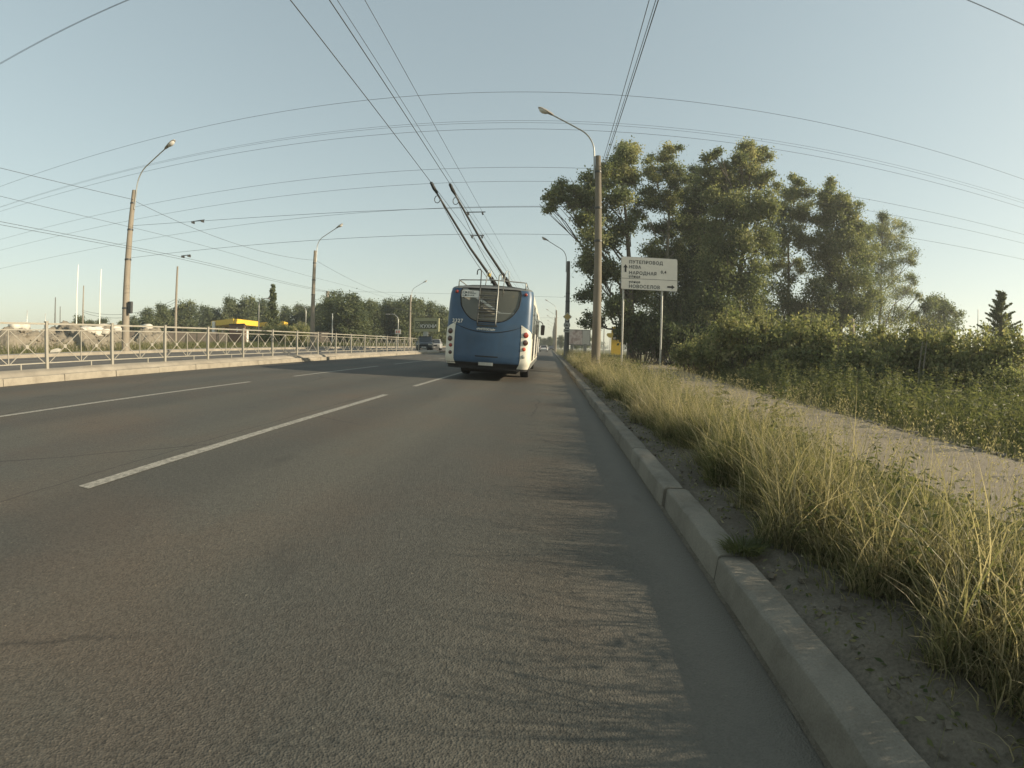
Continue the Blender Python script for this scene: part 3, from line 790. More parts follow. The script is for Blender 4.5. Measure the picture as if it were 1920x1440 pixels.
# seats inside, seen through the rear pane
seatm = pm('seat_cloth', (.36, .30, .19), .8, .2, 6)
for xs_ in (-.75, -.3, .35, .8):
    for yy in (1.0, 1.9):
        q = MB().box((xs_, yy, 1.45), (.40, .10, .72), 0, 0, R(-8)); q.box((xs_, yy+.22, 1.12), (.40, .42, .10)); q.build('seat', seatm, bus)
for xs_ in (-.5, .55):
    MB().tube([(xs_, 1.45, .5), (xs_, 1.45, 2.7)], .02, 8).build('hand_pole', M_['yellow_dull'], bus, smooth=True)
# ladder on the back
def lad(x, z, off=.10): return P(sx(x, min(z, 2.66)), min(z, 2.66), off)
lm_ = M_['steel_dark']
def rail_pts(x, ztop, hook):
    q = [lad(x, 1.62, .06)]+[lad(x, z) for z in (1.70, 2.0, 2.3, 2.6)]
    e = q[-1]; q += [Vector((x, e.y, 2.75)), Vector((x, e.y, ztop-.08))]
    for a in range(1, 6):
        t = a/5*math.pi; q.append(Vector((x+hook*.06*(1-math.cos(t)), e.y, ztop-.08+.07*math.sin(t))))
    q.append(q[-1]+Vector((0, 0, -.09))); return q
lad_o = MB().tube(rail_pts(-.30, 3.25, -1), .017, 7).build('ladder', lm_, bus, smooth='all')
MB().tube(rail_pts(.22, 3.12, .8), .017, 7).build('ladder_rail', M_['steel'], lad_o, smooth='all')
for z in (1.66, 1.76, 1.88, 1.99, 2.06, 2.13, 2.25, 2.36, 2.48, 2.62):
    q = MB().tube([lad(-.30, z), lad(.22, z)], .013 if z not in (2.06, 1.99) else .022, 6); q.build('rung', lm_, lad_o)
for xx, za, zb in ((-.2, 2.02, 2.48), (.17, 2.02, 2.48), (-.02, 2.25, 2.36), (-.12, 1.80, 1.99), (.2, 1.9, 2.25)):
    MB().tube([lad(xx, za, .085), lad(xx, zb, .085)], .010, 6).build('ladder_bracket', lm_, lad_o)
MB().box(P(sx(-.02), 1.60, .05), (.58, .05, .05)).build('ladder_foot', M_['steel_dark'], lad_o)
# rope catchers hanging at the pane, roof hoops
for xx in (-.16, .36):
    e = lad(xx, 2.6); pts = [Vector((xx, e.y, 2.5 if xx > 0 else 2.75)), Vector((xx+.02, e.y, 2.95)), Vector((xx+.04, e.y, 3.15)), Vector((xx+.09, e.y, 3.24)), Vector((xx+.14, e.y, 3.2)), Vector((xx+.16, e.y+.02, 2.82))]
    MB().tube(pts, .013, 6).build('rope_guide', M_['steel'], bus, smooth='all')
q = [Vector((-1.0, .42, 2.72)), Vector((-1.0, .42, 2.90)), Vector((-.96, .42, 2.95)), Vector((0, .42, 2.985)), Vector((.96, .42, 2.95)), Vector((1.0, .42, 2.90)), Vector((1.0, .42, 2.72))]
MB().tube(q, .018, 7).build('roof_rail', M_['steel'], bus, smooth='all')
for sg in (-1, 1): MB().tube([(sg*1.0, .42, 2.95), (sg*1.02, 6, 2.97), (sg*1.02, 10.8, 2.95)], .016, 6).build('roof_rail', M_['steel'], bus)
MB().box((0, 5.2, 2.98), (1.5, 3.0, .30)).build('roof_box', M_['busgrey'], bus)
# trolley poles: base on the roof, tip on the wires
bus_m = Matrix.Translation(bus.location) @ bus.rotation_euler.to_matrix().to_4x4(); inv = bus_m.inverted()
for k, (px, py, bx_, wx) in enumerate([(812, 347, -.36, -3.565), (846, 350, .20, -3.04)]):
    d = ray(px, py); tz = 5.86; tt = (tz-H)/d[2]; tip = inv @ Vector((wx, d[1]*tt, tz))
    base = Vector((bx_, 5.35, 3.28))
    MB().box((bx_, 5.3, 3.18), (.34, .7, .18)).build('pole_mount', M_['steel_dark'], bus)
    dirv = (tip-base).normalized()
    pp = MB().tube([base, base+dirv*1.2, base.lerp(tip, .5)-Vector((0, 0, .10)), base.lerp(tip, .8)-Vector((0, 0, .05)), tip-dirv*.05], [.055, .05, .04, .033, .028], 8).build('trolley_pole', M_['steel_dark'], bus, smooth='all')
    MB().tube([base-dirv*.1, base+dirv*.9], .085, 8).build('pole_spring', M_['black'], pp, smooth=True)
    MB().tube([base+dirv*1.05, base+dirv*1.22], .068, 8).build('pole_clamp', M_['yellow_dull'] if k == 0 else M_['black'], pp, smooth=True)
    sh = MB().tube([tip-dirv*.35, tip-dirv*.15, tip+Vector((0, -.02, .02))], [.04, .055, .045], 8); sh.box(tip+Vector((0, 0, .03)), (.07, .26, .06)); sh.build('current_shoe', M_['steel_dark'], pp, smooth=True)
    hk = [tip-dirv*.30+Vector((0.0, 0, -.03))]
    for a in range(0, 9):
        t = a/8*R(300); hk.append(tip-dirv*.42+Vector((-.10*math.sin(t)*.9, 0, -.16+.12*math.cos(t))))
    MB().tube(hk, .013, 6).build('wire_hook', M_['steel_dark'], pp, smooth='all')
    rope = [tip-dirv*.3]+[(tip-dirv*.3).lerp(Vector((bx_*.5+.05, .25, 3.0)), u)-Vector((0, 0, .25*4*u*(1-u)*.6)) for u in (.2, .4, .6, .8, 1)]
    MB().tube(rope, .008, 5).build('rope', M_['wire'], pp)
# mirror at the front right corner
mr = MB().tube([(1.15, 11.6, 2.42), (1.32, 11.75, 2.44), (1.42, 11.8, 2.36), (1.45, 11.8, 2.28)], .022, 6).build('mirror_arm', M_['black'], bus, smooth='all')
mb = MB().prism([(-.10, -.24), (-.06, -.28), (.06, -.28), (.10, -.24), (.11, .22), (.07, .27), (-.07, .27), (-.11, .22)], (1.45, 11.72, 2.0), (1, 0, 0), (0, 0, 1), (0, 1, 0), .12)
mb.build('mirror', M_['black'], mr)

# ================================================================== MEDIAN FENCE
XF, ZB, ZT = -11.15, .577, 1.614
fence = thing('median_fence', 'beige metal guard fence with crossed bars along the median', 'fence', (XF, 6.66, ZB))
SP = 1.975; FH = ZT-ZB
hp = MB(); hp.prism([(-.035, -.035), (.035, -.035), (.04, -.03), (.04, .03), (.035, .035), (-.035, .035), (-.04, .03), (-.04, -.03)], (0, 0, -.12), (1, 0, 0), (0, 1, 0), (0, 0, 1), FH+.13)
hp.prism([(-.045, -.045), (.045, -.045), (.045, .045), (-.045, .045)], (0, 0, FH+.012), (1, 0, 0), (0, 1, 0), (0, 0, 1), .018)
post_me = hp.mesh('post', M_['fence'])
L = SP-.10
def bar_me(name, a, b_, r): return MB().box(((0, 0, 0)), (r*2, (Vector(b_)-Vector(a)).length, r*2)).mesh(name, M_['fence'])
rail_me = MB().box((0, 0, 0), (.042, L, .042)).mesh('top_rail', M_['fence'])
rail2 = MB().box((0, 0, 0), (.024, L, .024)).mesh('rail', M_['fence'])
zb_, zm_, zt_ = .12, FH-.17, FH-.03
vb = MB().box((0, 0, 0), (.022, .022, zm_-zb_)).mesh('centre_bar', M_['fence'])
half = L/2-.02
ang = math.atan2(zm_-zb_, half); dl = math.hypot(zm_-zb_, half)
dg = MB().box((0, 0, 0), (.014, dl, .016)).mesh('brace', M_['fence'])
nodeb = MB().lathe([(.045, -.014), (.05, 0), (.045, .014)], (0, 0, 0), 10, 'X').mesh('boss', M_['fence'])
for i in range(-3, 17):
    y0 = i*SP
    link('post', post_me, None, fence, loc=(0, y0, 0), rot=(0, random.uniform(-.012, .012), 0))
    if i == 16: break
    yc = y0+SP/2; e = random.uniform(-.004, .004)
    link('top_rail', rail_me, None, fence, loc=(e, yc, zt_)); link('middle_rail', rail2, None, fence, loc=(e, yc, zm_)); link('bottom_rail', rail2, None, fence, loc=(e, yc, zb_))
    link('centre_bar', vb, None, fence, loc=(e, yc, (zb_+zm_)/2))
    link('foot', MB().box((0, 0, 0), (.03, .03, .16)).mesh('foot', M_['fence']) if i == -3 else bpy.data.meshes['foot'], None, fence, loc=(e, yc+.3, .04))
    for s in (-1, 1):
        cy = yc+s*(half/2+.015)
        link('brace', dg, None, fence, loc=(e+.011, cy, (zb_+zm_)/2), rot=(ang, 0, 0)); link('brace', dg, None, fence, loc=(e-.011, cy, (zb_+zm_)/2), rot=(-ang, 0, 0))
        link('boss', nodeb, None, fence, loc=(e, cy, (zb_+zm_)/2))

# ================================================================== SIGNS ON THE RIGHT
SY = 20.4
a_, b_ = at(1165, 480, SY), at(1270, 487, SY); zt1 = (a_.z+b_.z)/2; zb1 = (at(1164, 541, SY).z+at(1267, 548, SY).z)/2
sgn = thing('direction_sign', 'large white direction sign with black Cyrillic street names on two steel posts', 'road sign', ((a_.x+b_.x)/2, SY, .1))
W_, H_ = b_.x-a_.x, zt1-zb1; zc = (zt1+zb1)/2-.1
def rrect(w, h, r, n=5):
    o = []
    for cx, cy, a0 in ((w/2-r, h/2-r, 0), (-w/2+r, h/2-r, 90), (-w/2+r, -h/2+r, 180), (w/2-r, -h/2+r, 270)):
        for i in range(n+1): a = R(a0+90*i/n); o.append((cx+r*math.cos(a), cy+r*math.sin(a)))
    return o
brd = MB().prism(rrect(W_, H_, .07), (0, -.02, zc), (1, 0, 0), (0, 0, 1), (0, 1, 0), .05).build('board', M_['signgrey'], sgn)
MB().prism(rrect(W_-.03, H_-.03, .06), (0, -.026, zc), (1, 0, 0), (0, 0, 1), (0, 1, 0), .0055).build('sheet', M_['sign'], brd)
for q in (at(1168, 600, SY).x, at(1241, 600, SY).x):
    MB().tube([(q-sgn.location.x, .08, -.5), (q-sgn.location.x, .08, zt1-.2)], .045, 10).build('post', M_['steel'], sgn, smooth=True)
def sg_txt(s, fx, fz, size):
    link('lettering', text_mesh('lettering', s, size, M_['ink'], .001, spacing=1.13, bold=.0035), None, brd, loc=(-W_/2+fx*W_, -.0275, zc+H_/2-fz*H_), rot=UPR)
sg_txt('ПУТЕПРОВОД', .135, .205, .205); sg_txt('НЕВА', .135, .355, .19); sg_txt('0,4', .70, .47, .19)
sg_txt('НАРОДНАЯ', .135, .54, .205); sg_txt('улица', .135, .635, .165); sg_txt('улица', .135, .80, .165); sg_txt('НОВОСЕЛОВ', .135, .95, .205)
MB().box((0, -.0275, zc+H_/2-.665*H_), (W_-.05, .002, .014)).build('dividing_line', M_['ink'], brd)
def arrow(cx, cz, rot, s):
    o = [(-.5, -.12), (.1, -.12), (.1, -.30), (.52, 0), (.1, .30), (.1, .12), (-.5, .12)]
    c, sn = math.cos(rot), math.sin(rot)
    MB().prism([(s*(x*c-y*sn), s*(x*sn+y*c)) for x, y in o], (cx, -.0285, cz), (1, 0, 0), (0, 0, 1), (0, 1, 0), .002).build('arrow', M_['ink'], brd)
arrow(-W_/2+.075*W_, zc+H_/2-.36*H_, R(90), .34); arrow(-W_/2+.885*W_, zc+H_/2-.87*H_, 0, .34)

# signs on the dark lamp post
S2 = 45.6
c = at(1064, 594, S2)
t = thing('diamond_sign', 'yellow diamond priority road sign with white border on the dark lamp post', 'road sign', (c.x, S2, c.z))
h = .45
pl = MB().prism([(0, -h), (h, 0), (0, h), (-h, 0)], (0, -.01, 0), (1, 0, 0), (0, 0, 1), (0, 1, 0), .02).build('plate', M_['white'], t)
MB().prism([(0, -h*.8), (h*.8, 0), (0, h*.8), (-h*.8, 0)], (0, -.015, 0), (1, 0, 0), (0, 0, 1), (0, 1, 0), .004).build('face', M_['signyellow'], pl)
MB().box((0, .12, 0), (.08, .22, .5)).build('bracket', M_['steel'], t)
c = at(1063, 609.5, S2)
t = thing('round_sign', 'round white road sign with dark symbol below the yellow diamond', 'road sign', (c.x, S2, c.z))
pl = MB().lathe([(.33, -.01), (.33, .01)], (0, 0, 0), 28, 'Y').build('plate', M_['signgrey'], t)
MB().lathe([(.25, -.016), (.25, -.011)], (0, 0, 0), 28, 'Y').build('face', M_['sign'], pl)
sym = MB().box((-.05, -.018, .0), (.2, .003, .12)); sym.box((.10, -.018, -.02), (.08, .003, .08))
for xx in (-.1, .08): sym.lathe([(.035, -.0205), (.035, -.0165)], (xx, 0, -.08), 10, 'Y')
sym.build('symbol', M_['ink'], pl); MB().box((0, .12, 0), (.08, .22, .3)).build('bracket', M_['steel'], t)
c = at(1063, 620, S2)
t = thing('sign_plate', 'small white plate with black arrow below the round road sign', 'road sign', (c.x, S2, c.z))
pl = MB().prism(rrect(.66, .32, .04), (0, -.01, 0), (1, 0, 0), (0, 0, 1), (0, 1, 0), .02).build('plate', M_['sign'], t)
MB().box((-.02, -.013, 0), (.42, .003, .10)).build('arrow', M_['ink'], pl); MB().box((0, .12, 0), (.08, .22, .2)).build('bracket', M_['steel'], t)

# billboard far on the right
def billboard_right():
    Y = 78.0; a = at(1066, 619, Y); b = at(1105, 646.5, Y); w, hh = b.x-a.x, a.z-b.z
    t = thing('billboard', 'distant billboard with a pinkish poster and a blank grey side panel', 'billboard', ((a.x+b.x)/2, Y, .1))
    z0 = b.z-.1
    fr = MB().box((0, .1, z0+hh/2), (w+.3, .3, hh+.3)).build('frame', M_['busgrey'], t)
    m, tt, bb = nodes('poster'); v = coords(tt)
    f = noise(tt, v, 1.1, 5, .6)
    tt.links.new(ramp(tt, f, [(.32, (.10, .10, .10)), (.45, (.26, .20, .19)), (.58, (.42, .37, .35)), (.7, (.30, .30, .29))]), bb.inputs['Base Color'])
    MB().box((-w*.17, -.06, z0+hh/2), (w*.66, .02, hh)).build('poster', m, fr)
    MB().box((w*.335, -.06, z0+hh/2), (w*.33, .02, hh)).build('blank_panel', M_['signgrey'], fr)
    for s in (-.32, .3): MB().box((s*w, .1, z0/2), (.5, .4, z0+.2)).build('leg', M_['busgrey'], t)
billboard_right()
# price tower of a filling station
def price_tower():
    Y = 66.0; a = at(1147.5, 612.5, Y); b = at(1165, 660, Y); w, top = b.x-a.x, a.z
    t = thing('price_tower', 'yellow price tower with dark number panel behind the direction sign posts', 'price sign', ((a.x+b.x)/2, Y, .1))
    MB().prism(rrect(w, top-.1, .12), (0, 0, (top-.1)/2), (1, 0, 0), (0, 0, 1), (0, 1, 0), .5).build('tower', M_['yellow'], t)
    pn = MB().box((0, -.02, (top-.1)*.74), (w*.84, .06, (top-.1)*.36)).build('number_panel', M_['ink'], t)
    hh = (top-.1)*.36
    for i, s in enumerate(('92', '95', '98', 'ДТ')):
        z = (top-.1)*.74+hh*(.36-.24*i)-.1
        link('grade', text_mesh('grade', s, .27, M_['white'], .004, 'CENTER', .006), None, pn, loc=(-w*.22, -.06, z), rot=UPR)
        link('price', text_mesh('price', '%d.%d' % (44+i, 10+i*13), .22, M_['orange'], .004, 'CENTER', .006), None, pn, loc=(w*.16, -.06, z), rot=UPR)
    MB().box((0, -.02, (top-.1)*.52), (w*.8, .05, .06)).build('moulding', M_['yellow_dull'], t)
    c = at(1143, 629, Y-1)
    t2 = thing('yellow_arrow_sign', 'small faded yellow arrow shaped board left of the price tower', 'sign', (c.x, Y-1, .1))
    MB().prism([(-.45, .05), (-.3, .32), (.55, .36), (.55, -.28), (-.1, -.3)], (0, 0, c.z-.1), (1, 0, 0), (0, 0, 1), (0, 1, 0), .12).build('board', M_['yellow_dull'], t2)
    MB().tube([(.1, .06, -.2), (.1, .06, c.z-.3)], .05, 8).build('post', M_['steel'], t2)
price_tower()
c = at(1133, 612, 60); tag(MB().tube([(c.x, 60, -.3), (c.x, 60, c.z)], [.08, .06], 8).build('steel_post', M_['steel'], smooth=True), 'slim grey post between the tall lamp post and the yellow price tower', 'post')

# ================================================================== TREES
def limb_mesh(b, pts, r0, r1, n=6):
    k = len(pts); b.tube(pts, [r0+(r1-r0)*i/(k-1) for i in range(k)], n, cap=False)
def wig(a, b, k, amp, rng):
    a, b = Vector(a), Vector(b); o = []
    for i in range(k+1):
        u = i/k; p = a.lerp(b, u)
        if 0 < i < k: p += Vector(rng.normal(size=3)*amp)
        o.append(p)
    return o
def big_tree(label, base_px, Y, clumps, seed, leaf=.205, dens=1.0, tone=.5, mat=LEAF, bark='bark', trunk_r=.3, lean=None, group='tall poplars right of the road', name='poplar_tree', depth=2.2, spread=.3, fork=.35):
    rng = np.random.default_rng(seed)
    bp = at(base_px[0], base_px[1], Y); base = Vector((bp.x, Y, .1))
    t = thing(name, label, 'tree', base, 0, group)
    fol = Fol(); pos = []
    for (px, py, rp, *o) in clumps:
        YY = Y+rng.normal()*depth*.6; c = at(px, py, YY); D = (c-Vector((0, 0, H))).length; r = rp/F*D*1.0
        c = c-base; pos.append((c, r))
        tn = tone+(o[0] if o else 0)  # sunlit tops and shaded lower clumps are put into the leaf tone
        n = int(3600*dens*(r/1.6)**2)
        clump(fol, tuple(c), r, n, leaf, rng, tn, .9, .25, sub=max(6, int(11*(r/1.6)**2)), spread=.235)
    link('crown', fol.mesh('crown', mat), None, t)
    b = MB(); topc = max(pos, key=lambda q: q[0].z); hgt = topc[0].z
    lx = topc[0].x if lean is None else lean
    spine = [Vector((0, 0, -.4)), Vector((lx*.06, 0, hgt*.2)), Vector((lx*.25, rng.normal()*.2, hgt*.42)), Vector((lx*.55, rng.normal()*.3, hgt*.66)), Vector((lx*.9, topc[0].y*.7, hgt*.92))]
    limb_mesh(b, spine, trunk_r, .05, 8)
    def spine_at(z):
        for a, c in zip(spine[:-1], spine[1:]):
            if a.z <= z <= c.z: return a.lerp(c, (z-a.z)/(c.z-a.z))
        return spine[-1]
    for c, r in pos:
        z0 = max(hgt*.1, c.z-abs(c.x-spine_at(c.z).x)*.9-r*1.1-rng.random()*1.2); s0 = spine_at(min(z0, hgt*.85))
        pts = wig(s0, c, 5, .12+r*.08, rng); fr = max(.05, trunk_r*.42*(1-s0.z/hgt*.75)); limb_mesh(b, pts, fr, .025, 5)
        for _ in range(5):
            d = Vector(rng.normal(size=3)); d.z = abs(d.z)*.8; d = d.normalized()*r*.85
            limb_mesh(b, wig(pts[3], c+d, 3, .08, rng), fr*.35, .012, 4)
    me = b.mesh('trunk', M_[bark], smooth='all', fix=False); link('trunk', me, None, t)
    return t
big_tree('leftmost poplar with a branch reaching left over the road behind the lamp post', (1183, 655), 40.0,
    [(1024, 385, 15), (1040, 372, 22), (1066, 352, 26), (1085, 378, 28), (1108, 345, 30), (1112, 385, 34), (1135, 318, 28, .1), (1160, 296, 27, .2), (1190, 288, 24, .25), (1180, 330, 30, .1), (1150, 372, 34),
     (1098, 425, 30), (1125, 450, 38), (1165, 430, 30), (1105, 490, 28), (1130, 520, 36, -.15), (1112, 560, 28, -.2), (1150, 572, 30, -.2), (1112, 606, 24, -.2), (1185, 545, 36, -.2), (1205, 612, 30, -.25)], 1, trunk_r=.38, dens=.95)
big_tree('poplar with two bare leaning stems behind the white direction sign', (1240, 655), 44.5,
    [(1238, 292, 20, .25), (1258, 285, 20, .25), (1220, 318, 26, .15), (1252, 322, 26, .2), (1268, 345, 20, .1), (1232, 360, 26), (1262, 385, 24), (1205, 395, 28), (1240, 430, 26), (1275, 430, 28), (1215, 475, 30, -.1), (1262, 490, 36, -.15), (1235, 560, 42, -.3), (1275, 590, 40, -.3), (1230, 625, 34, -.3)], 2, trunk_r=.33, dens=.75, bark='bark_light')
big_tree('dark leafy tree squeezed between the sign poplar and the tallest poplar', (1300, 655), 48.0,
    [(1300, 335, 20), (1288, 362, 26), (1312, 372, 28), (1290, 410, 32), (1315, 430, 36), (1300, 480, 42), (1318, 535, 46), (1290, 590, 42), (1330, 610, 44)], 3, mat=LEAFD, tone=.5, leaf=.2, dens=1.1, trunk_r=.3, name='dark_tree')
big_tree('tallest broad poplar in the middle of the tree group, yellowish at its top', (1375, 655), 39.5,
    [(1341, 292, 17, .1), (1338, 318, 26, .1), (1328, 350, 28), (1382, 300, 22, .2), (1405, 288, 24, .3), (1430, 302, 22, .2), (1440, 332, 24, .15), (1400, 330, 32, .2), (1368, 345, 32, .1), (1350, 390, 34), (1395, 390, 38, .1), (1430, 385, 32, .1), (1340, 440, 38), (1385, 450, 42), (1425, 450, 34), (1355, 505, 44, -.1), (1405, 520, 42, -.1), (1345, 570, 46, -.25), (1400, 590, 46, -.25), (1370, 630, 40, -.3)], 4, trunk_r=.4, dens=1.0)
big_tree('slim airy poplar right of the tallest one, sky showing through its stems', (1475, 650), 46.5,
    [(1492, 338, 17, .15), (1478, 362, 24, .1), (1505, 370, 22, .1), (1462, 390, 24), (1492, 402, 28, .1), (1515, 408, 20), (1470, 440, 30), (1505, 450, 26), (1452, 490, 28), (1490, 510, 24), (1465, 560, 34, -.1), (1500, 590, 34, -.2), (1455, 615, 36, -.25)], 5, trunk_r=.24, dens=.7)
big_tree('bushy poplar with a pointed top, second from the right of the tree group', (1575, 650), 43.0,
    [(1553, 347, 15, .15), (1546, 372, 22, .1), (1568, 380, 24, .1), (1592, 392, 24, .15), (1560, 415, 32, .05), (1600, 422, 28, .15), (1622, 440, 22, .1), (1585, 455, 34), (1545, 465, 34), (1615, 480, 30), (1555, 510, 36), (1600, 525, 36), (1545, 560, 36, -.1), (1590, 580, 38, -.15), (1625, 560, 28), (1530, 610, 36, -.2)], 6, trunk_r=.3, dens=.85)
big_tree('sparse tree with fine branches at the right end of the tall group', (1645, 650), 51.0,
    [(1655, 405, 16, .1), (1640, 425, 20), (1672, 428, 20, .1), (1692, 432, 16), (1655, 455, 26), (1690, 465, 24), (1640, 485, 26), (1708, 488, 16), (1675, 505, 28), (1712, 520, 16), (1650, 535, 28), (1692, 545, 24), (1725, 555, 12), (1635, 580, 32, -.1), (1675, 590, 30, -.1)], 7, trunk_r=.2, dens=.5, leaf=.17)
big_tree('small loose tree with grey green crown behind the shrubs at right', (1762, 640), 47.0,
    [(1745, 575, 20), (1768, 568, 20), (1785, 585, 16), (1755, 595, 26), (1780, 612, 22), (1738, 615, 24), (1765, 635, 26), (1720, 590, 14)], 8, trunk_r=.16, dens=.6, leaf=.2, tone=.45, depth=1.5)
# spiky tree at the right edge
def spiky_tree():
    rng = np.random.default_rng(9); Y = 22.0
    tp = at(1876, 546, Y); base = Vector((tp.x, Y, .1)); hgt = tp.z-.1
    t = thing('spruce_tree', 'dark ragged pointed tree at the right edge behind the shrubs', 'tree', base)
    fol = Fol(); b = MB(); limb_mesh(b, [Vector((0, 0, -.3)), Vector((.05, 0, hgt*.5)), Vector((0, 0, hgt))], .13, .015, 6)
    z = .6
    while z < hgt-.1:
        u = z/hgt; L = (1-u)**.75*2.4+.14
        for _ in range(6):
            a = rng.random()*6.28; l = L*(.3+.85*rng.random()); d = Vector((math.cos(a), math.sin(a), .28+.3*u)).normalized()
            e = Vector((0, 0, z))+d*l; limb_mesh(b, [Vector((0, 0, z)), Vector((0, 0, z))+d*l*.5-Vector((0, 0, .04)), e], .022, .006, 4)
            n = int(170*l); q = rng.random(n)**.7
            C = np.array([0, 0, z])+np.outer(q, np.array(d)*l)+rng.normal(size=(n, 3))*.075*(1.2-q)[:, None]
            fol.add(*leaves(C, (.17*(.6+.6*rng.random(n))), .05, .7+rng.normal(size=n)*.2, rng, 0, np.array(d)*.8))
        z += .10+.14*rng.random()
    link('crown', fol.mesh('crown', FAR), None, t); link('trunk', b.mesh('trunk', M_['bark'], fix=False), None, t)
spiky_tree()

# ------------------------------------------------------------------ shrubs
def shrub_mesh(seed, leafn, rx, rz, leaf, tone, mat):
    rng = np.random.default_rng(seed); fol = Fol(); b = MB()
    k = 26
    for i in range(k):
        a = rng.random()*6.28; rr = rx*.8*rng.random()**.6; x, y = rr*math.cos(a), rr*math.sin(a)
        top = rz*(1-.45*(rr/rx)**2)*(.72+.38*rng.random()); zc = top*(.42+.5*rng.random()); r = rx*(.22+.14*rng.random())
        base = Vector((x*.25, y*.25, -.15)); limb_mesh(b, wig(base, (x, y, zc), 4, .05, rng), .026, .008, 4)
        clump(fol, (x, y, zc), r, int(leafn/k), leaf, rng, tone+rng.normal()*.1, 1.05, -.25, sub=9, spread=.26)
        # upright shoots break the outline
        m = 46; q = rng.random(m)
        sx_, sy_ = x+rng.normal()*.12, y+rng.normal()*.12; z1 = min(top+.55*rng.random(), rz*1.25)
        C = np.stack([sx_+rng.normal(size=m)*.05+(q*.1*rng.normal()), sy_+rng.normal(size=m)*.05, zc*.7+(z1-zc*.7)*q], 1)
        limb_mesh(b, [Vector((x, y, zc*.6)), Vector((sx_, sy_, z1))], .010, .004, 4)
        fol.add(*leaves(C, leaf*(.7+.6*rng.random(m)), leaf*.42, tone+.08+rng.normal(size=m)*.17, rng, -.9))
    return fol.mesh('foliage', mat), b.mesh('stems', M_['bark'], fix=False)
SH = [shrub_mesh(20+i, 4200, 1.5+.15*(i % 3), 2.25+.2*(i % 2), .14, .54+.06*(i % 3), SHRUB) for i in range(5)]
SH.append(shrub_mesh(31, 5200, 1.25, 1.5, .10, .46, SHRUB))
SH.append(shrub_mesh(33, 4200, .8, 3.0, .10, .6, SHRUB))
SH.append(shrub_mesh(34, 3600, .65, 2.9, .11, .5, SHRUB))
spots = [  # pixel of the top, Y, mesh, label
    (1300, 640, 27.0, 5, 'low shrub at the left end of the thicket, right of the sign posts'),
    (1352, 606, 24.0, 0, 'rounded shrub below the tallest poplar, second in the thicket'),
    (1395, 596, 21.5, 1, 'upright leafy shrub in the left part of the thicket'),
    (1440, 588, 22.5, 2, 'tall pale green shrub below the slim airy poplar'),
    (1492, 606, 20.0, 3, 'wide shrub in the middle of the thicket with dark gaps below'),
    (1540, 600, 20.5, 0, 'yellowish shrub under the bushy poplar'),
    (1590, 602, 17.5, 4, 'leafy shrub in front of the sparse tree stem'),
    (1640, 600, 16.5, 1, 'dense shrub right of the pale trunk in the thicket'),
    (1690, 606, 15.0, 2, 'light green shrub below the small loose tree'),
    (1735, 616, 14.0, 3, 'shrub with thin bare stems showing at its foot'),
    (1780, 622, 13.0, 0, 'broad shrub in the right part of the thicket'),
    (1830, 630, 12.2, 4, 'shrub in front of the spiky tree, left one'),
    (1880, 628, 11.0, 1, 'shrub in front of the spiky tree, right one'),
    (1918, 660, 9.2, 5, 'small shrub cut by the right edge of the picture'),
    (1372, 584, 23.0, 6, 'narrow upright bush rising above the thicket, leftmost of the slim ones'),
    (1418, 574, 22.0, 7, 'slim tall bush rising out of the thicket below the tallest poplar'),
    (1518, 582, 20.5, 6, 'slim upright bush left of the pale broken trunk'),
    (1566, 588, 19.0, 7, 'slim bush with loose top between two wide shrubs'),
    (1662, 585, 16.0, 6, 'slim bush rising before the sparse tree'),
    (1712, 592, 14.6, 7, 'narrow bush left of the small loose tree'),
    (1758, 606, 13.6, 6, 'narrow bush right of the thin bare stems'),
    (1856, 612, 11.8, 7, 'narrow bush in front of the ragged pointed tree'),
    (1465, 640, 18.5, 5, 'short front shrub beside the weeds, left of centre in the thicket'),
    (1610, 650, 14.5, 5, 'short front shrub standing among the weeds, right of centre'),
]
for i, (px, py, Y, k, lab) in enumerate(spots):
    tp = at(px, py, Y); zz = tp.z+.06; f_, s_ = SH[k]; h0 = [2.25, 2.45, 2.25, 2.45, 2.25, 1.5, 3.0, 2.9][k]
    t = thing('shrub', lab, 'shrub', (tp.x, Y, -.06), random.uniform(0, 6.28), 'shrubs beyond the footpath'); sc = zz/h0*random.choice([.78, .88, .96, 1.05])
    t.scale = (max(.8, sc*1.08), max(.8, sc*1.08), sc) if k < 6 else (.95, .95, zz/h0*.97)
    link('foliage', f_, None, t); link('stems', s_, None, t)
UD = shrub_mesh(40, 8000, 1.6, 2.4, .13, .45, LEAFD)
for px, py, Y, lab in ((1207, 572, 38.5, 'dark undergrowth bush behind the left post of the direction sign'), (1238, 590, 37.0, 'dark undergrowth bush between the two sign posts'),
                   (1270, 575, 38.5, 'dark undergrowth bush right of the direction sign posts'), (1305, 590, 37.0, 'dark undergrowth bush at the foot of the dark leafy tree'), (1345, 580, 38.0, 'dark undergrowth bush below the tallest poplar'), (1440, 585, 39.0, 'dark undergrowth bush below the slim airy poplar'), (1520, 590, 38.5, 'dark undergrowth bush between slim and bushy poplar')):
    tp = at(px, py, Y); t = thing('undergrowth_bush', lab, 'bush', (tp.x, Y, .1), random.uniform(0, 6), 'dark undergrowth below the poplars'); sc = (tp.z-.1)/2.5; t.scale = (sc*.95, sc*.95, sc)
    link('foliage', UD[0], None, t); link('stems', UD[1], None, t)
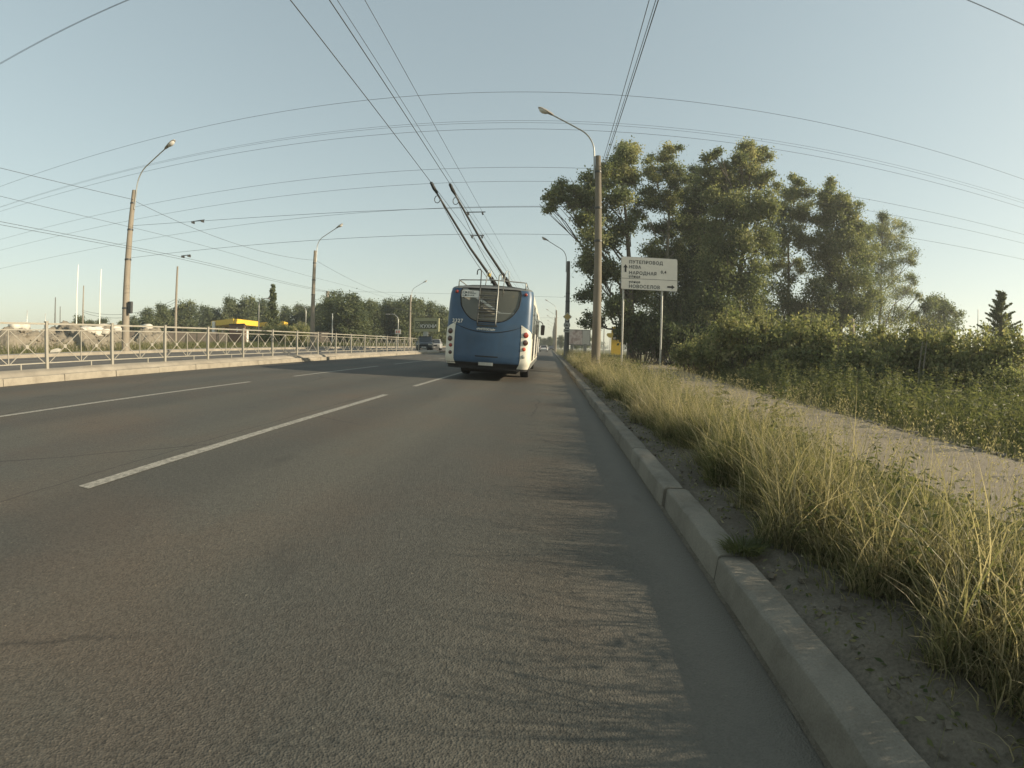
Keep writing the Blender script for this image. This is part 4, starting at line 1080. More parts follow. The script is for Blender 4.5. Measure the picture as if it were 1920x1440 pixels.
# pale broken trunk in the thicket
c = at(1597, 598, 19.0); b = MB(); limb_mesh(b, [Vector((c.x+.25, 19.0, -.2)), Vector((c.x+.1, 19.0, 1.2)), Vector((c.x, 19.0, c.z))], .17, .12, 8)
tag(b.build('tree_stump', pm('pale_wood', (.34, .29, .21), .9, .3, 6, bmp=.6, bscale=20), smooth=True), 'pale broken tree trunk standing in the shrub thicket', 'tree trunk')
for px, Y, lab in ((1728, 13.2, 'left'), (1736, 13.0, 'right')):
    c = at(px, 640, Y); b = MB(); limb_mesh(b, [Vector((c.x, Y, -.1)), Vector((c.x-.05, Y, 1.0)), Vector((c.x+.04, Y, c.z))], .045, .02, 6)
    tag(b.build('sapling_stem', M_['bark_light'], smooth='all'), 'thin pale sapling stem in the right part of the thicket, %s of two' % lab, 'stem')

# ------------------------------------------------------------------ grass and weeds
rng = np.random.default_rng(5)
def scatter(n, x0, x1, y0, y1, pw=1.0):
    return x0+(x1-x0)*rng.random(n), y0+(y1-y0)*rng.random(n)**pw
def ragged(y): return 1.33+.07*np.sin(y*1.9)+.08*np.sin(y*4.7+1)+.07*np.sin(y*11)+.04*np.sin(y*23)+np.maximum(0, y-12)*.004
def patchy(x, y): return .5+.25*np.sin(x*2.1+y*.9)+.25*np.sin(y*1.7-x*1.3+2)+.2*np.sin(y*4.1+x*3.3)
fol = Fol()
def verge(n, y0, y1, hmul, wid, segs, pw=1.0):
    x, y = scatter(n, 1.2, 3.45, y0, y1, pw); x = np.where(y > 9, 1.2+(x-1.2)*(1+path_off_np(y)/2.85), x)
    keep = (x > ragged(y)+rng.normal(size=n)*.14); x, y = x[keep], y[keep]; n = len(x)
    e = np.clip((x-ragged(y))/.3, .5, 1)*np.clip((3.55+path_off_np(y)-x)/1.5, .3, 1)
    hgt = hmul*(.12+.25*rng.random(n)+.07*patchy(x, y))*e
    tall = rng.random(n) < .05; hgt = np.where(tall, hgt*1.55, hgt)
    tn = .42+.3*(patchy(x*.7+3, y*.8)-.5)+rng.normal(size=n)*.2+np.where(tall, .3, 0)+np.clip((1.9-x)*.12, -.1, .1)
    az = np.where(e < .7, np.pi+rng.normal(size=n)*.9, rng.random(n)*6.28)
    blades(fol, np.stack([x, y, zv(x, y)], 1), hgt, wid*(.6+.8*rng.random(n)), .25+.75*rng.random(n), rng, tn, segs, az)
def front(n, y0, y1, wid, segs):
    y = y0+(y1-y0)*rng.random(n); x = ragged(y)+.02+rng.random(n)**1.3*.55
    m = .85+.18*np.sin(y*2.3+.6)*np.sin(y*.83)+.12*np.sin(y*6.1)+.12*rng.normal(size=n)
    hgt = (.22+.26*rng.random(n))*np.clip(m, .6, 1.15)*np.clip((x-ragged(y))/.15+.45, .45, 1); tall = rng.random(n) < .06; hgt = np.where(tall, hgt*1.95, hgt)
    tn = .45+rng.normal(size=n)*.24+np.where(tall, .25, 0)+.15*np.sin(y*1.3)
    az = np.where(rng.random(n) < .45, np.pi+rng.normal(size=n)*.8, rng.random(n)*6.28)
    blades(fol, np.stack([x, y, zv(x, y)], 1), hgt, wid*(.6+.8*rng.random(n)), .2+.6*rng.random(n), rng, tn, segs, az)
def zv(x, y): return np.interp(x-path_off_np(y)*(x > 2.4), [1, 2.3, 3.5], [.12, .12, -.06])
def path_off_np(y): return np.maximum(0, y-9)**1.55*.022
verge(34000, .3, 6.0, 1.0, .0075, 4)
front(25000, .2, 7.0, .0075, 4); front(14000, 7.0, 16.0, .011, 3); front(8000, 16, 40, .02, 2)
verge(24000, 6.0, 14.0, 1.0, .012, 3)
verge(26000, 14.0, 34.0, 1.1, .022, 3)
verge(11000, 34.0, 62.0, 1.3, .045, 2)
for k in range(120):                      # loose bunches of tall stems along the front
    yc = .2+15*rng.random(); xc = float(ragged(yc))+.06+.45*rng.random(); m_ = int(rng.integers(5, 12)); hh = .42+.34*rng.random()
    blades(fol, np.stack([xc+rng.normal(size=m_)*.04, yc+rng.normal(size=m_)*.05, np.full(m_, .12)], 1), hh*(.7+.4*rng.random(m_)), .007+.004*rng.random(m_), .1+.5*rng.random(m_), rng, .6+rng.normal(size=m_)*.2, 4)
# seed heads on stalks
def seeds(n, y0, y1, size):
    x, y = scatter(n, 1.5, 3.0, y0, y1); hgt = .45+.35*rng.random(n)
    P_ = np.stack([x, y, zv(x, y)], 1); az = rng.random(n)*6.28; ln = .15+.3*rng.random(n)
    blades(fol, P_, hgt, np.full(n, .0045*size), ln, rng, .75+rng.normal(size=n)*.15, 3, az)
    top = P_.copy(); top[:, 0] += np.cos(az)*hgt*ln; top[:, 1] += np.sin(az)*hgt*ln; top[:, 2] += hgt*(1-.42*ln)
    for k in range(7):
        C = top+rng.normal(size=(n, 3))*np.array([.012, .012, .035])*size; fol.add(*leaves(C, .02*size, .006*size, .7+rng.normal(size=n)*.15, rng, -1.0))
seeds(1300, .4, 8, 1.0); seeds(900, 8, 24, 1.7); seeds(700, 24, 58, 3)
tag(link('verge_grass', fol.mesh('verge_grass', GRASS)), 'tall half dry grass on the verge between kerb and footpath', 'grass', kind='stuff')

# leafy weeds mixed into the verge and the tall weed belt beyond the path
def weed_plants(fol, X, Y_, hgt, leaf, rng, tone, z00=None, heads=0.0):
    for x, y, h in zip(X, Y_, hgt):
        z0 = float(zv(np.array(x), np.array(y))) if z00 is None else z00
        n = int(10+h*26); u = np.sort(rng.random(n))**.9; a = np.arange(n)*2.4+rng.random()*6
        ln = leaf*min(1.0, max(.4, h/.6))*(1.15-.75*u)*(.7+.5*rng.random(n)); lx, ly = rng.normal()*.12*h, rng.normal()*.12*h
        C = np.stack([x+lx*u+np.cos(a)*ln*.5, y+ly*u+np.sin(a)*ln*.5, z0+h*u-ln*.1], 1)
        d = np.stack([np.cos(a), np.sin(a), np.full(n, -.15)], 1)*3
        v, f, t = leaves(C, ln, ln*.30, tone+rng.normal()*.1+rng.normal(size=n)*.12, rng, .0, d); fol.add(v, f, t)
        p = np.array([[x, y, z0]]); blades(fol, p, np.array([h]), np.array([.010+.006*h]), np.array([math.hypot(lx, ly)/max(h, .1)]), rng, np.array([tone+.15]), 3, np.array([math.atan2(ly, lx)]))
        if rng.random() < heads:
            m = 26; C = np.array([x+lx, y+ly, z0+h])+rng.normal(size=(m, 3))*np.array([.05, .05, .035]); fol.add(*leaves(C, .03, .012, .75+rng.normal(size=m)*.1, rng, -.3))
fol = Fol()
x, y = scatter(420, 1.5, 2.9, .5, 13); weed_plants(fol, x, y, .16+.24*rng.random(420), .2, rng, .34)
x, y = scatter(260, 1.5, 2.9, .5, 13); weed_plants(fol, x, y, .2+.3*rng.random(260), .13, rng, .6, heads=.4)
for k in range(26):
    cx_, cy_ = rng.uniform(1.6, 2.8), rng.uniform(.8, 13); weed_plants(fol, cx_+rng.normal(size=9)*.16, cy_+rng.normal(size=9)*.22, .15+.2*rng.random(9), .3, rng, .22)
y = .3+13*rng.random(300); x = ragged(y)+.05+.4*rng.random(300); weed_plants(fol, x, y, .16+.22*rng.random(300), .15, rng, .38)
y = .3+14*rng.random(30); x = ragged(y)+.05+.6*rng.random(30); weed_plants(fol, x, y, .35+.25*rng.random(30), .06, rng, .55)
x, y = scatter(360, 1.8, 4.4, 13, 45); weed_plants(fol, x, y, .35+.4*rng.random(360), .2, rng, .42, heads=.2)
tag(link('verge_weeds', fol.mesh('verge_weeds', WEED)), 'low green leafy weeds growing through the verge grass', 'weeds', kind='stuff')
fol = Fol()
n = 2300; y = 1+27*rng.random(n); x = 6.45+path_off_np(y)+rng.random(n)**.8*np.clip(7.5-.12*y, 2.5, 7)
weed_plants(fol, x, y, (.35+.75*rng.random(n))*np.clip((x-6.2-path_off_np(y))/.9, .25, 1), .17, rng, .46, -.05, .2)
x = 6.2+path_off_np(y)+rng.random(n)*6; n2 = len(x)
for wmul, nn in ((1, 16000),):
    yy = .5+30*rng.random(nn); xx = 6.15+path_off_np(yy)+rng.random(nn)*5.5; e = np.clip((xx-6.1-path_off_np(yy))/1.2, .15, 1)
    blades(fol, np.stack([xx, yy, np.full(nn, -.06)], 1), (.2+.6*rng.random(nn))*e, .014+.012*rng.random(nn), .2+.6*rng.random(nn), rng, .5+rng.normal(size=nn)*.2, 3)
tag(link('weed_belt', fol.mesh('weed_belt', WEED)), 'belt of tall mixed weeds between the footpath and the shrubs', 'weeds', kind='stuff')
# two prominent tall weeds in front of the path
for (px, py, Y, lab) in ((1357, 705, 7.6, 'leafy tall weed standing out of the verge grass, left of two before the path'), (1468, 712, 6.6, 'leafy tall weed standing out of the verge grass, right of two before the path'), (1430, 720, 8.6, 'thin tall weed between the two leafy ones on the verge')):
    tp = at(px, py, Y); f2 = Fol(); r2 = np.random.default_rng(int(px)); hh = tp.z-.03
    for dx in (-.03, .04): weed_plants(f2, [dx], [dx*.6], [hh*(1 if dx > 0 else .85)], .26, r2, .24, 0.0)
    t = thing('tall_weed', lab, 'weed', (tp.x, Y, .03)); link('foliage', f2.mesh('foliage', WEED), None, t)
# dark tuft growing over the kerb joint
f2 = Fol(); r2 = np.random.default_rng(77); n = 420
a = r2.random(n)*6.28; rr = r2.random(n)**.6; blades(f2, np.stack([np.cos(a)*rr*.10, np.sin(a)*rr*.075, np.zeros(n)], 1), .035+.06*r2.random(n), .006+.004*r2.random(n), .5+1.0*r2.random(n), r2, .05+.1*r2.random(n), 3, a)
o = link('grass_tuft', f2.mesh('grass_tuft', GRASS), loc=(1.0, 2.04, .142)); tag(o, 'small dark green tuft growing at a kerb stone joint', 'tuft')
# litter of dry stalks, twigs and crumbs on the bare soil
lf = Fol(); n = 2600; x, y = scatter(n, 1.01, 1.6, .3, 14); keep = rng.random(n) < .9
C = np.stack([x, y, .148+.01*rng.random(n)], 1); v, f, t = leaves(C, .03*(.4+rng.random(n)), .014, .6+rng.normal(size=n)*.3, rng, 0, np.stack([rng.normal(size=n), rng.normal(size=n), np.zeros(n)], 1)*2); lf.add(v, f, t)
n = 220; x, y = scatter(n, 1.05, 1.7, .3, 12)
a = rng.random(n)*6.28; blades(lf, np.stack([x, y, .145+.012*rng.random(n)], 1), np.full(n, .012), np.full(n, .0045), 8+14*rng.random(n), rng, .75+rng.normal(size=n)*.15, 4, a)
cl = MB()
for i in range(420):
    yv = .3+13*random.random()**1.4; xv = 1.01+.5*random.random(); q = .006+.02*random.random()**3
    cl.box((xv, yv, .142+.012*min(1, (xv-1)/.4)), (q*1.6, q*1.3, q), random.uniform(0, 3), random.uniform(-.4, .4), random.uniform(-.4, .4))
tag(cl.build('soil_clods', M_['soil']), 'small clods and stones on the bare soil behind the kerb', 'soil', kind='stuff')
tag(link('soil_litter', lf.mesh('soil_litter', WEED)), 'dry leaf crumbs and stalks scattered on the bare soil', 'litter', kind='stuff')

# ================================================================== LEFT BACKGROUND
def far_tree_mesh(seed, hgt=10.0, wid=6.0, n=9000, leaf=.36, col=False):
    rng = np.random.default_rng(seed); fol = Fol(); b = MB()
    limb_mesh(b, [Vector((0, 0, -.3)), Vector((.1, 0, hgt*.4)), Vector((0, 0, hgt*.9))], .22, .04, 6)
    k = 30 if not col else 40
    for i in range(k):
        u = (i+.5)/k; z = hgt*(.12+.82*u)
        w = wid*.5*math.sqrt(max(.03, 1-((u-.42)/.62)**2)) if not col else wid*.5*(1-u)**.65*1.05
        a = rng.random()*6.28; rr = w*(.72 if not col else .6)*rng.random()**.5; r = (wid*.19 if not col else wid*.17*(1.05-u)+.16)*(.8+.5*rng.random())
        c = (rr*math.cos(a), rr*math.sin(a), z)
        limb_mesh(b, wig((0, 0, z*.8), c, 3, .1, rng), .06, .02, 4)
        clump(fol, c, r, n//k, leaf, rng, .5+rng.normal()*.13, .95, 0, sub=7, spread=.34)
    return fol.mesh('crown', FAR), b.mesh('trunk', M_['bark'], fix=False)
FT = [far_tree_mesh(50+i, 10, 6.2+.7*(i % 3)) for i in range(5)]
CT = far_tree_mesh(60, 10, 3.6, 9000, .24, True)
def far_tree(px, py, D, k, label, wmul=1.0, group='trees of the far left tree line', mesh=None):
    tp = atD(px, py, D); f_, s_ = mesh or FT[k]; hh = tp.z-.75
    t = thing('broadleaf_tree', label, 'tree', (tp.x, tp.y, .72), random.uniform(0, 6.28), group); s = hh/10.6
    t.scale = (s*wmul, s*wmul, s); link('crown', f_, None, t); link('trunk', s_, None, t); return t
ordn = 'first second third fourth fifth sixth seventh eighth ninth tenth eleventh twelfth thirteenth fourteenth fifteenth sixteenth seventeenth eighteenth nineteenth twentieth twenty-first twenty-second twenty-third twenty-fourth twenty-fifth twenty-sixth twenty-seventh twenty-eighth twenty-ninth thirtieth thirty-first thirty-second thirty-third thirty-fourth thirty-fifth thirty-sixth'.split()
FL = [(148, 590, 92), (172, 598, 100), (192, 594, 108), (226, 600, 112), (252, 592, 110), (276, 577, 98), (302, 566, 100), (328, 574, 108), (352, 560, 104), (382, 572, 110), (405, 577, 112), (430, 553, 110), (450, 568, 114), (468, 552, 110), (490, 560, 116), (535, 573, 118), (557, 567, 112), (578, 570, 116), (600, 566, 108), (614, 556, 100), (632, 544, 84), (654, 546, 80), (671, 562, 88), (690, 558, 90), (707, 566, 92), (727, 559, 95), (746, 564, 98), (764, 554, 92), (785, 557, 95), (806, 565, 98), (826, 573, 102), (842, 580, 106)]
for i, (px, py, D) in enumerate(FL):
    far_tree(px, py, D, i % 5, '%s tree from the left in the far tree line behind the fence' % ordn[i], random.uniform(.85, 1.15))
t = far_tree(512, 519, 72, 0, 'slender pointed tree before the yellow canopy at left', 1.0, 'single trees', CT); t.name = 'columnar_tree'
for i, (px, py, D, lab) in enumerate([(505, 610, 66, 'low green bush below the yellow canopy, left of the slender tree'), (526, 611, 64, 'low green bush right of the slender pointed tree foot'), (558, 603, 66, 'rounded bush left of the middle lamp post')]):
    tp = atD(px, py, D); t = thing('bush', lab, 'bush', (tp.x, tp.y, .7), i, 'bushes by the filling station'); s = (tp.z-.7)/2.4; t.scale = (s*1.1, s*1.1, s)
    link('foliage', SH[i][0], None, t); link('stems', SH[i][1], None, t)
# far wood closing the horizon
fol = Fol(); r3 = np.random.default_rng(90)
for i in range(240):
    a = R(-75+150*i/239)+r3.normal()*.01; D = r3.uniform(420, 520); hh = r3.uniform(3.5, 7)*(1.15 if abs(a) < .35 else 1)
    clump(fol, (D*math.sin(a), D*math.cos(a), .6+hh*.45), hh*.62, 150, 1.7, r3, .45+r3.normal()*.1, .8, 0, sub=6, spread=.4)
tag(link('distant_wood', fol.mesh('distant_wood', FAR)), 'low distant wood along the horizon', 'wood', kind='stuff')
for i, (px, py, D) in enumerate([(1004, 634, 190), (1013, 631, 210), (1022, 633, 200), (1031, 630, 185), (1039, 634, 215), (1052, 628, 160), (1082, 628, 120), (1098, 622, 130)]):
    far_tree(px, py, D, i % 5, '%s tree from the left at the far end of the road' % ordn[i], 1.2, 'trees at the far end of the road')

# grass field beyond the opposite carriageway
fol = Fol(); r4 = np.random.default_rng(91)
n = 42000; x = -23.5-34*r4.random(n)**1.5; y = 4+84*r4.random(n)
ln = np.hypot(x, y); blades(fol, np.stack([x, y, np.full(n, .70)], 1), (.3+.55*r4.random(n))*np.clip((-23.2-x)/1.5, .3, 1), .03+.04*r4.random(n), .3+.6*r4.random(n), r4, .30+r4.normal(size=n)*.16+.12*np.sin(x*.3)*np.sin(y*.22), 2)
tag(link('field_grass', fol.mesh('field_grass', GRASS)), 'green and straw coloured grass field beyond the opposite carriageway', 'grass', kind='stuff')

# heaps of earth and rubble
def heap(label, c, rx, ry, h, seed, rot=0, lumps=70):
    rng = np.random.default_rng(seed); n = 64; b = MB()
    ph = rng.random(8)*6
    for j in range(n+1):
        for i in range(n+1):
            u, v = -1+2*i/n, -1+2*j/n; q = math.hypot(u, v)
            z = max(0, 1-q**1.7)**.85*(1+.28*math.sin(3.1*u+ph[0])*math.cos(2.6*v+ph[1])+.16*math.sin(7*u+5*v+ph[2])+.10*math.sin(13*u-9*v+ph[3]))
            z += (rng.normal()*.03+.05*math.sin(17*u+ph[4])*math.sin(15*v+ph[5]))*(q < .95)
            b.v.append((u*rx, v*ry, z*h-.05))
    for j in range(n):
        for i in range(n): b.f.append((j*(n+1)+i, j*(n+1)+i+1, (j+1)*(n+1)+i+1, (j+1)*(n+1)+i))
    t = thing('earth_heap', label, 'heap', c, rot); link('earth', b.mesh('earth', M_['rubble'], smooth='all', fix=False), None, t)
    lb_ = MB()
    for _ in range(lumps):
        a, q = rng.random()*6.28, rng.random()**.6*.9; s = .05+.16*rng.random()**2
        z = max(0, 1-q**1.7)**.85*h*.95; lb_.box((q*rx*math.cos(a), q*ry*math.sin(a), z), (s*1.5, s*1.2, s), rng.random()*3, rng.random(), rng.random())
    lo = lb_.build('rubble_lumps', M_['rubble'], t); tag(lo, kind='stuff'); return t
def gpos(px, D, z=.68):
    p = atD(px, 650, D); return (p.x, p.y, z)
heap('large brown earth heap behind the fence at the far left', gpos(132, 35), 3.3, 2.2, 1.55, 1, R(35))
heap('low rubble heap at the left edge behind the fence', gpos(34, 33.5), 2.6, 1.9, 1.35, 2, R(40), 90)
heap('rubble heap right of the brown lamp post', gpos(280, 47), 2.6, 2.0, 1.75, 3, R(20), 110)
heap('earth bank under the white sacks behind the large heap', gpos(190, 42), 4.2, 1.8, 1.55, 4, R(38), 60)
def bag(label, c, s, rot, seed):
    rng = np.random.default_rng(seed); bm = bmesh.new(); bmesh.ops.create_icosphere(bm, subdivisions=2, radius=1)
    for v in bm.verts:
        p = v.co; q = max(abs(p.x), abs(p.y), abs(p.z)); p = p.lerp(p/q*.86, .9); v.co = Vector((p.x*s[0], p.y*s[1], p.z*s[2]))*(1+rng.normal()*.035)
    me = bpy.data.meshes.new('sack'); bm.to_mesh(me); bm.free(); me.shade_smooth(); me.materials.append(M_['bag'])
    o = link('sack', me, loc=c, rot=(0, 0, rot)); tag(o, label, 'sack', 'white sacks on the rubble heaps')
bags = [(28, 605, 38), (39, 605, 38), (124, 613, 40), (139, 614, 40), (152, 614, 40.5), (163, 613, 41), (182, 612, 42), (194, 608, 43), (205, 608, 43), (215, 611, 42.5), (226, 614, 42), (186, 618, 41.5), (200, 616, 41.5), (276, 608, 47)]
for i, (px, py, D) in enumerate(bags):
    p = atD(px, py, D); bag('%s white sack from the left on the heaps behind the fence' % ordn[i], (p.x, p.y, p.z-.26), (.55+.16*(i % 3), .42, .27+.07*(i % 2)), i*.7, i)
p = gpos(103, 27.5, .74); tag(MB().prism([(-.28, 0), (.25, .03), (.32, .14), (.1, .2), (-.2, .13)], p, (.8, .6, 0), (0, 0, 1), (-.6, .8, 0), .18).build('debris_piece', M_['bag']), 'white scrap lying at the road edge before the large heap', 'debris')

# poles of the waste ground
def mast(name, label, px, py, D, r, m, cat='pole', group=None):
    p = atD(px, py, D); b = MB().lathe([(r, -.3), (r, 0), (r*.75, (p.z-.7)*.6), (r*.55, p.z-.7), (r*.3, p.z-.66)], (0, 0, 0), 8)
    return tag(b.build(name, M_[m], smooth=True, loc=(p.x, p.y, .7)), label, cat, group), p
mast('flagpole', 'white flagpole, left of the pair behind the earth heap', 147, 497, 58, .075, 'white', 'flagpole', 'white flagpoles')
mast('flagpole', 'white flagpole, right of the pair behind the earth heap', 190, 505, 58, .075, 'white', 'flagpole', 'white flagpoles')
mast('utility_pole', 'dark short pole left of the white flagpoles', 104, 558, 60, .10, 'dark_pole')
mast('utility_pole', 'thin dark pole between the short pole and the flagpoles', 113, 575, 70, .09, 'dark_pole')
_, UA = mast('utility_pole', 'slim grey pole between the two white flagpoles', 157, 536, 62, .11, 'concrete_pole')
_, UB = mast('utility_pole', 'bare grey concrete pole right of the brown lamp post', 333, 500, 56, .17, 'concrete_pole')
mast('utility_pole', 'faint far pole at the left edge', 51, 582, 110, .13, 'steel')
mast('utility_pole', 'faint thin far pole left of the dark short pole', 85, 588, 110, .10, 'steel')
mast('chimney', 'distant grey chimney above the tree line right of the middle lamp post', 614.5, 546, 165, 1.1, 'concrete_pole', 'chimney')
mast('utility_pole', 'white post standing behind the fence right of the middle lamp post', 623.5, 588, 58, .10, 'steel')
mast('utility_pole', 'thin pole beside the dark antenna at the right edge', 1834, 580, 60, .07, 'steel')
p1, p2 = Vector((UA.x, UA.y, 4.9)), Vector((UB.x, UB.y, 4.9+1.0))
wire('cable', 'slack cable hanging between the slim grey pole and the bare concrete pole', sagline(p1, p2, 1.0), .022, 'cable')
wire('cable', 'second slack cable hanging under the first between the grey poles', sagline(p1-Vector((0, 0, .2)), p2-Vector((0, 0, .3)), 1.15), .022, 'cable')
def slim_lamp(label, px, py, D, s, m='steel'):
    p = atD(px, py, D); t = thing('street_lamp', label, 'street lamp', (p.x, p.y, .7), 0, 'slim street lamps behind the fence'); hh = p.z-.7
    pts = [(0, 0, -.2), (0, 0, hh-.9)]+[(s*(.9-.9*math.cos(R(a))), 0, hh-.9+.9*math.sin(R(a))) for a in (20, 40, 60, 80)]+[(s*1.3, 0, hh+.02)]
    MB().tube(pts, [.09, .07, .05, .05, .05, .045, .045], 7).build('pole', M_[m], t, smooth='all')
    MB().prism([(-.05, -.05), (.5, -.07), (.55, .0), (.4, .06), (-.05, .05)], (s*1.25, -.1, hh), (s, 0, 0), (0, 0, 1), (0, 1, 0), .2).build('lamp_head', M_['lamphead'], t)
slim_lamp('slim pale street lamp before the yellow canopy', 486, 560, 66, 1)
slim_lamp('slim street lamp left of the middle lamp post', 574, 573, 72, -1)
slim_lamp('short thin lamp right of the white post behind the fence', 747, 589, 62, -1)
# red and white board on its pole
p = atD(746, 622, 61.5); t = thing('warning_board', 'small white board with red marks on a pole near the fence end', 'sign', (p.x, p.y, .7))
bd = MB().box((0, 0, p.z-.7), (.8, .05, .62)).build('board', M_['sign'], t)
for dx in (-.16, .16): MB().box((dx, -.03, p.z-.7), (.12, .02, .3)).build('red_mark', M_['redbright'], bd)
MB().tube([(0, .06, -.3), (0, .06, p.z-.7)], .05, 8).build('post', M_['steel'], t)

# filling station
def plan_prism(name, m, pts, z0, z1, parent):
    b = MB(); n = len(pts); b.v = [(x, y, z0) for x, y in pts]+[(x, y, z1) for x, y in pts]
    b.f = [tuple(range(n))[::-1], tuple(range(n, 2*n))]+[(i, (i+1) % n, n+(i+1) % n, n+i) for i in range(n)]; return b.build(name, m, parent)
A, B_, C_ = atD(396, 598, 86), atD(437.5, 597, 76), atD(486, 600, 86)
t = thing('filling_station', 'filling station with bright yellow canopy before the trees on the left', 'filling station', (0, 0, 0))
zt_c, zb_c = atD(437, 597, 76).z, atD(437, 607.5, 76).z
D_ = A+C_-B_
cn = plan_prism('canopy', M_['yellow'], [(A.x, A.y), (B_.x, B_.y), (C_.x, C_.y), (D_.x, D_.y)], zb_c, zt_c, t)
for q in (A.lerp(C_, .25), A.lerp(C_, .75)): MB().tube([(q.x, q.y, .4), (q.x, q.y, zb_c+.02)], .25, 8).build('column', M_['white'], t)
q = atD(402, 603, 84); MB().box((q.x, q.y, zb_c-.2), (.6, .6, 1.8)).build('white_column', M_['white'], t)
A2, B2, C2 = atD(484, 601, 98), atD(530.5, 602.5, 90), atD(540, 603, 97)
D2 = A2+C2-B2; z2, z3 = atD(531, 610.5, 90).z, atD(531, 602, 90).z
plan_prism('shop_fascia', M_['yellow'], [(A2.x, A2.y), (B2.x, B2.y), (C2.x, C2.y), (D2.x, D2.y)], z2, z3, t)
def inset(q, c, k): return (c.x+(q.x-c.x)*k, c.y+(q.y-c.y)*k)
cc = (A2+C2)/2; plan_prism('shop_wall', M_['brown'], [inset(q, cc, .93) for q in (A2, B2, C2, D2)], .5, z2-.002, t)
q0, q1, q2 = atD(430, 612, 74), atD(457.5, 612, 72), atD(461, 612, 80); q3 = q0+q2-q1
kz = atD(440, 608.5, 73).z
t = thing('brown_kiosk', 'brown box shaped kiosk in front of the yellow canopy', 'kiosk'); wl = plan_prism('wall', M_['brown'], [(q0.x, q0.y), (q1.x, q1.y), (q2.x, q2.y), (q3.x, q3.y)], .5, kz, t)
plan_prism('roof', M_['darkfence'], [inset(q, (q0+q2)/2, 1.06) for q in (q0, q1, q2, q3)], kz, kz+.12, t)
e = q0.lerp(q1, .55); me = text_mesh('mark', '5', .75, M_['white'], .01, 'CENTER', .02)
nrm = Vector(((q1-q0).y, -(q1-q0).x, 0)).normalized(); link('mark', me, None, wl, loc=(e.x+nrm.x*.03, e.y+nrm.y*.03, kz-1.0), rot=(R(90), 0, math.atan2((q1-q0).y, (q1-q0).x)))
# dark fence
t = thing('dark_fence', 'dark brown sheet fence below the trees left of the kiosk', 'fence')
a, b2 = gpos(236, 66, .5), gpos(428, 72, .5)
for i in range(9):
    u0, u1 = i/9+.004, (i+1)/9-.004; p, q = Vector(a).lerp(Vector(b2), u0), Vector(a).lerp(Vector(b2), u1); d = (q-p); zt2 = 2.05+.12*math.sin(i*2.1)
    MB().box(((p+q)/2+Vector((0, 0, zt2/2))), (d.length, .06, zt2), math.atan2(d.y, d.x)).build('panel', M_['darkfence'], t)
t = thing('dark_fence', 'dark sheet fence under the trees right of the middle lamp post', 'fence')
a, b2 = gpos(575, 78, .5), gpos(625, 80, .5)
for i in range(3):
    u0, u1 = i/3+.004, (i+1)/3-.004; p, q = Vector(a).lerp(Vector(b2), u0), Vector(a).lerp(Vector(b2), u1); d = (q-p)
    MB().box(((p+q)/2+Vector((0, 0, 1.2))), (d.length, .06, 2.5), math.atan2(d.y, d.x)).build('panel', M_['darkfence'], t)
# green billboard
a, b2 = at(777, 596.5, 60), at(823.5, 622, 60); w, hh = b2.x-a.x, a.z-b2.z
t = thing('billboard', 'olive green billboard with the words СТИЛЬНЫЕ КУХНИ left of the bus', 'billboard', ((a.x+b2.x)/2, 60, .6), R(-4)); zc2 = (a.z+b2.z)/2-.6
fr = MB().box((0, 0, zc2), (w, .35, hh)).build('frame', M_['green_board'], t)
pn = MB().box((-.02*w, -.19, zc2-.01*hh), (w*.88, .03, hh*.56)).build('panel', M_['olive'], fr)
MB().box((-.35*w, -.215, zc2-.01*hh), (w*.17, .02, hh*.44)).build('logo_square', M_['green_board'], pn)
link('logo', text_mesh('logo', 'К', .72*hh*.55, M_['olive'], .004, 'CENTER', .02), None, pn, loc=(-.35*w, -.228, zc2-.16*hh), rot=UPR)
link('lettering', text_mesh('lettering', 'СТИЛЬНЫЕ', .205*hh, M_['green_board'], .004, spacing=1.0), None, pn, loc=(-.24*w, -.212, zc2+.06*hh), rot=UPR)
link('lettering', text_mesh('lettering', 'КУХНИ', .37*hh, M_['white'], .004, bold=.01), None, pn, loc=(-.24*w, -.212, zc2-.23*hh), rot=UPR)
MB().box((-.04*w, .05, (zc2-hh/2)/2-.2), (.62, .3, zc2-hh/2+.4)).build('post', M_['steel'], t)

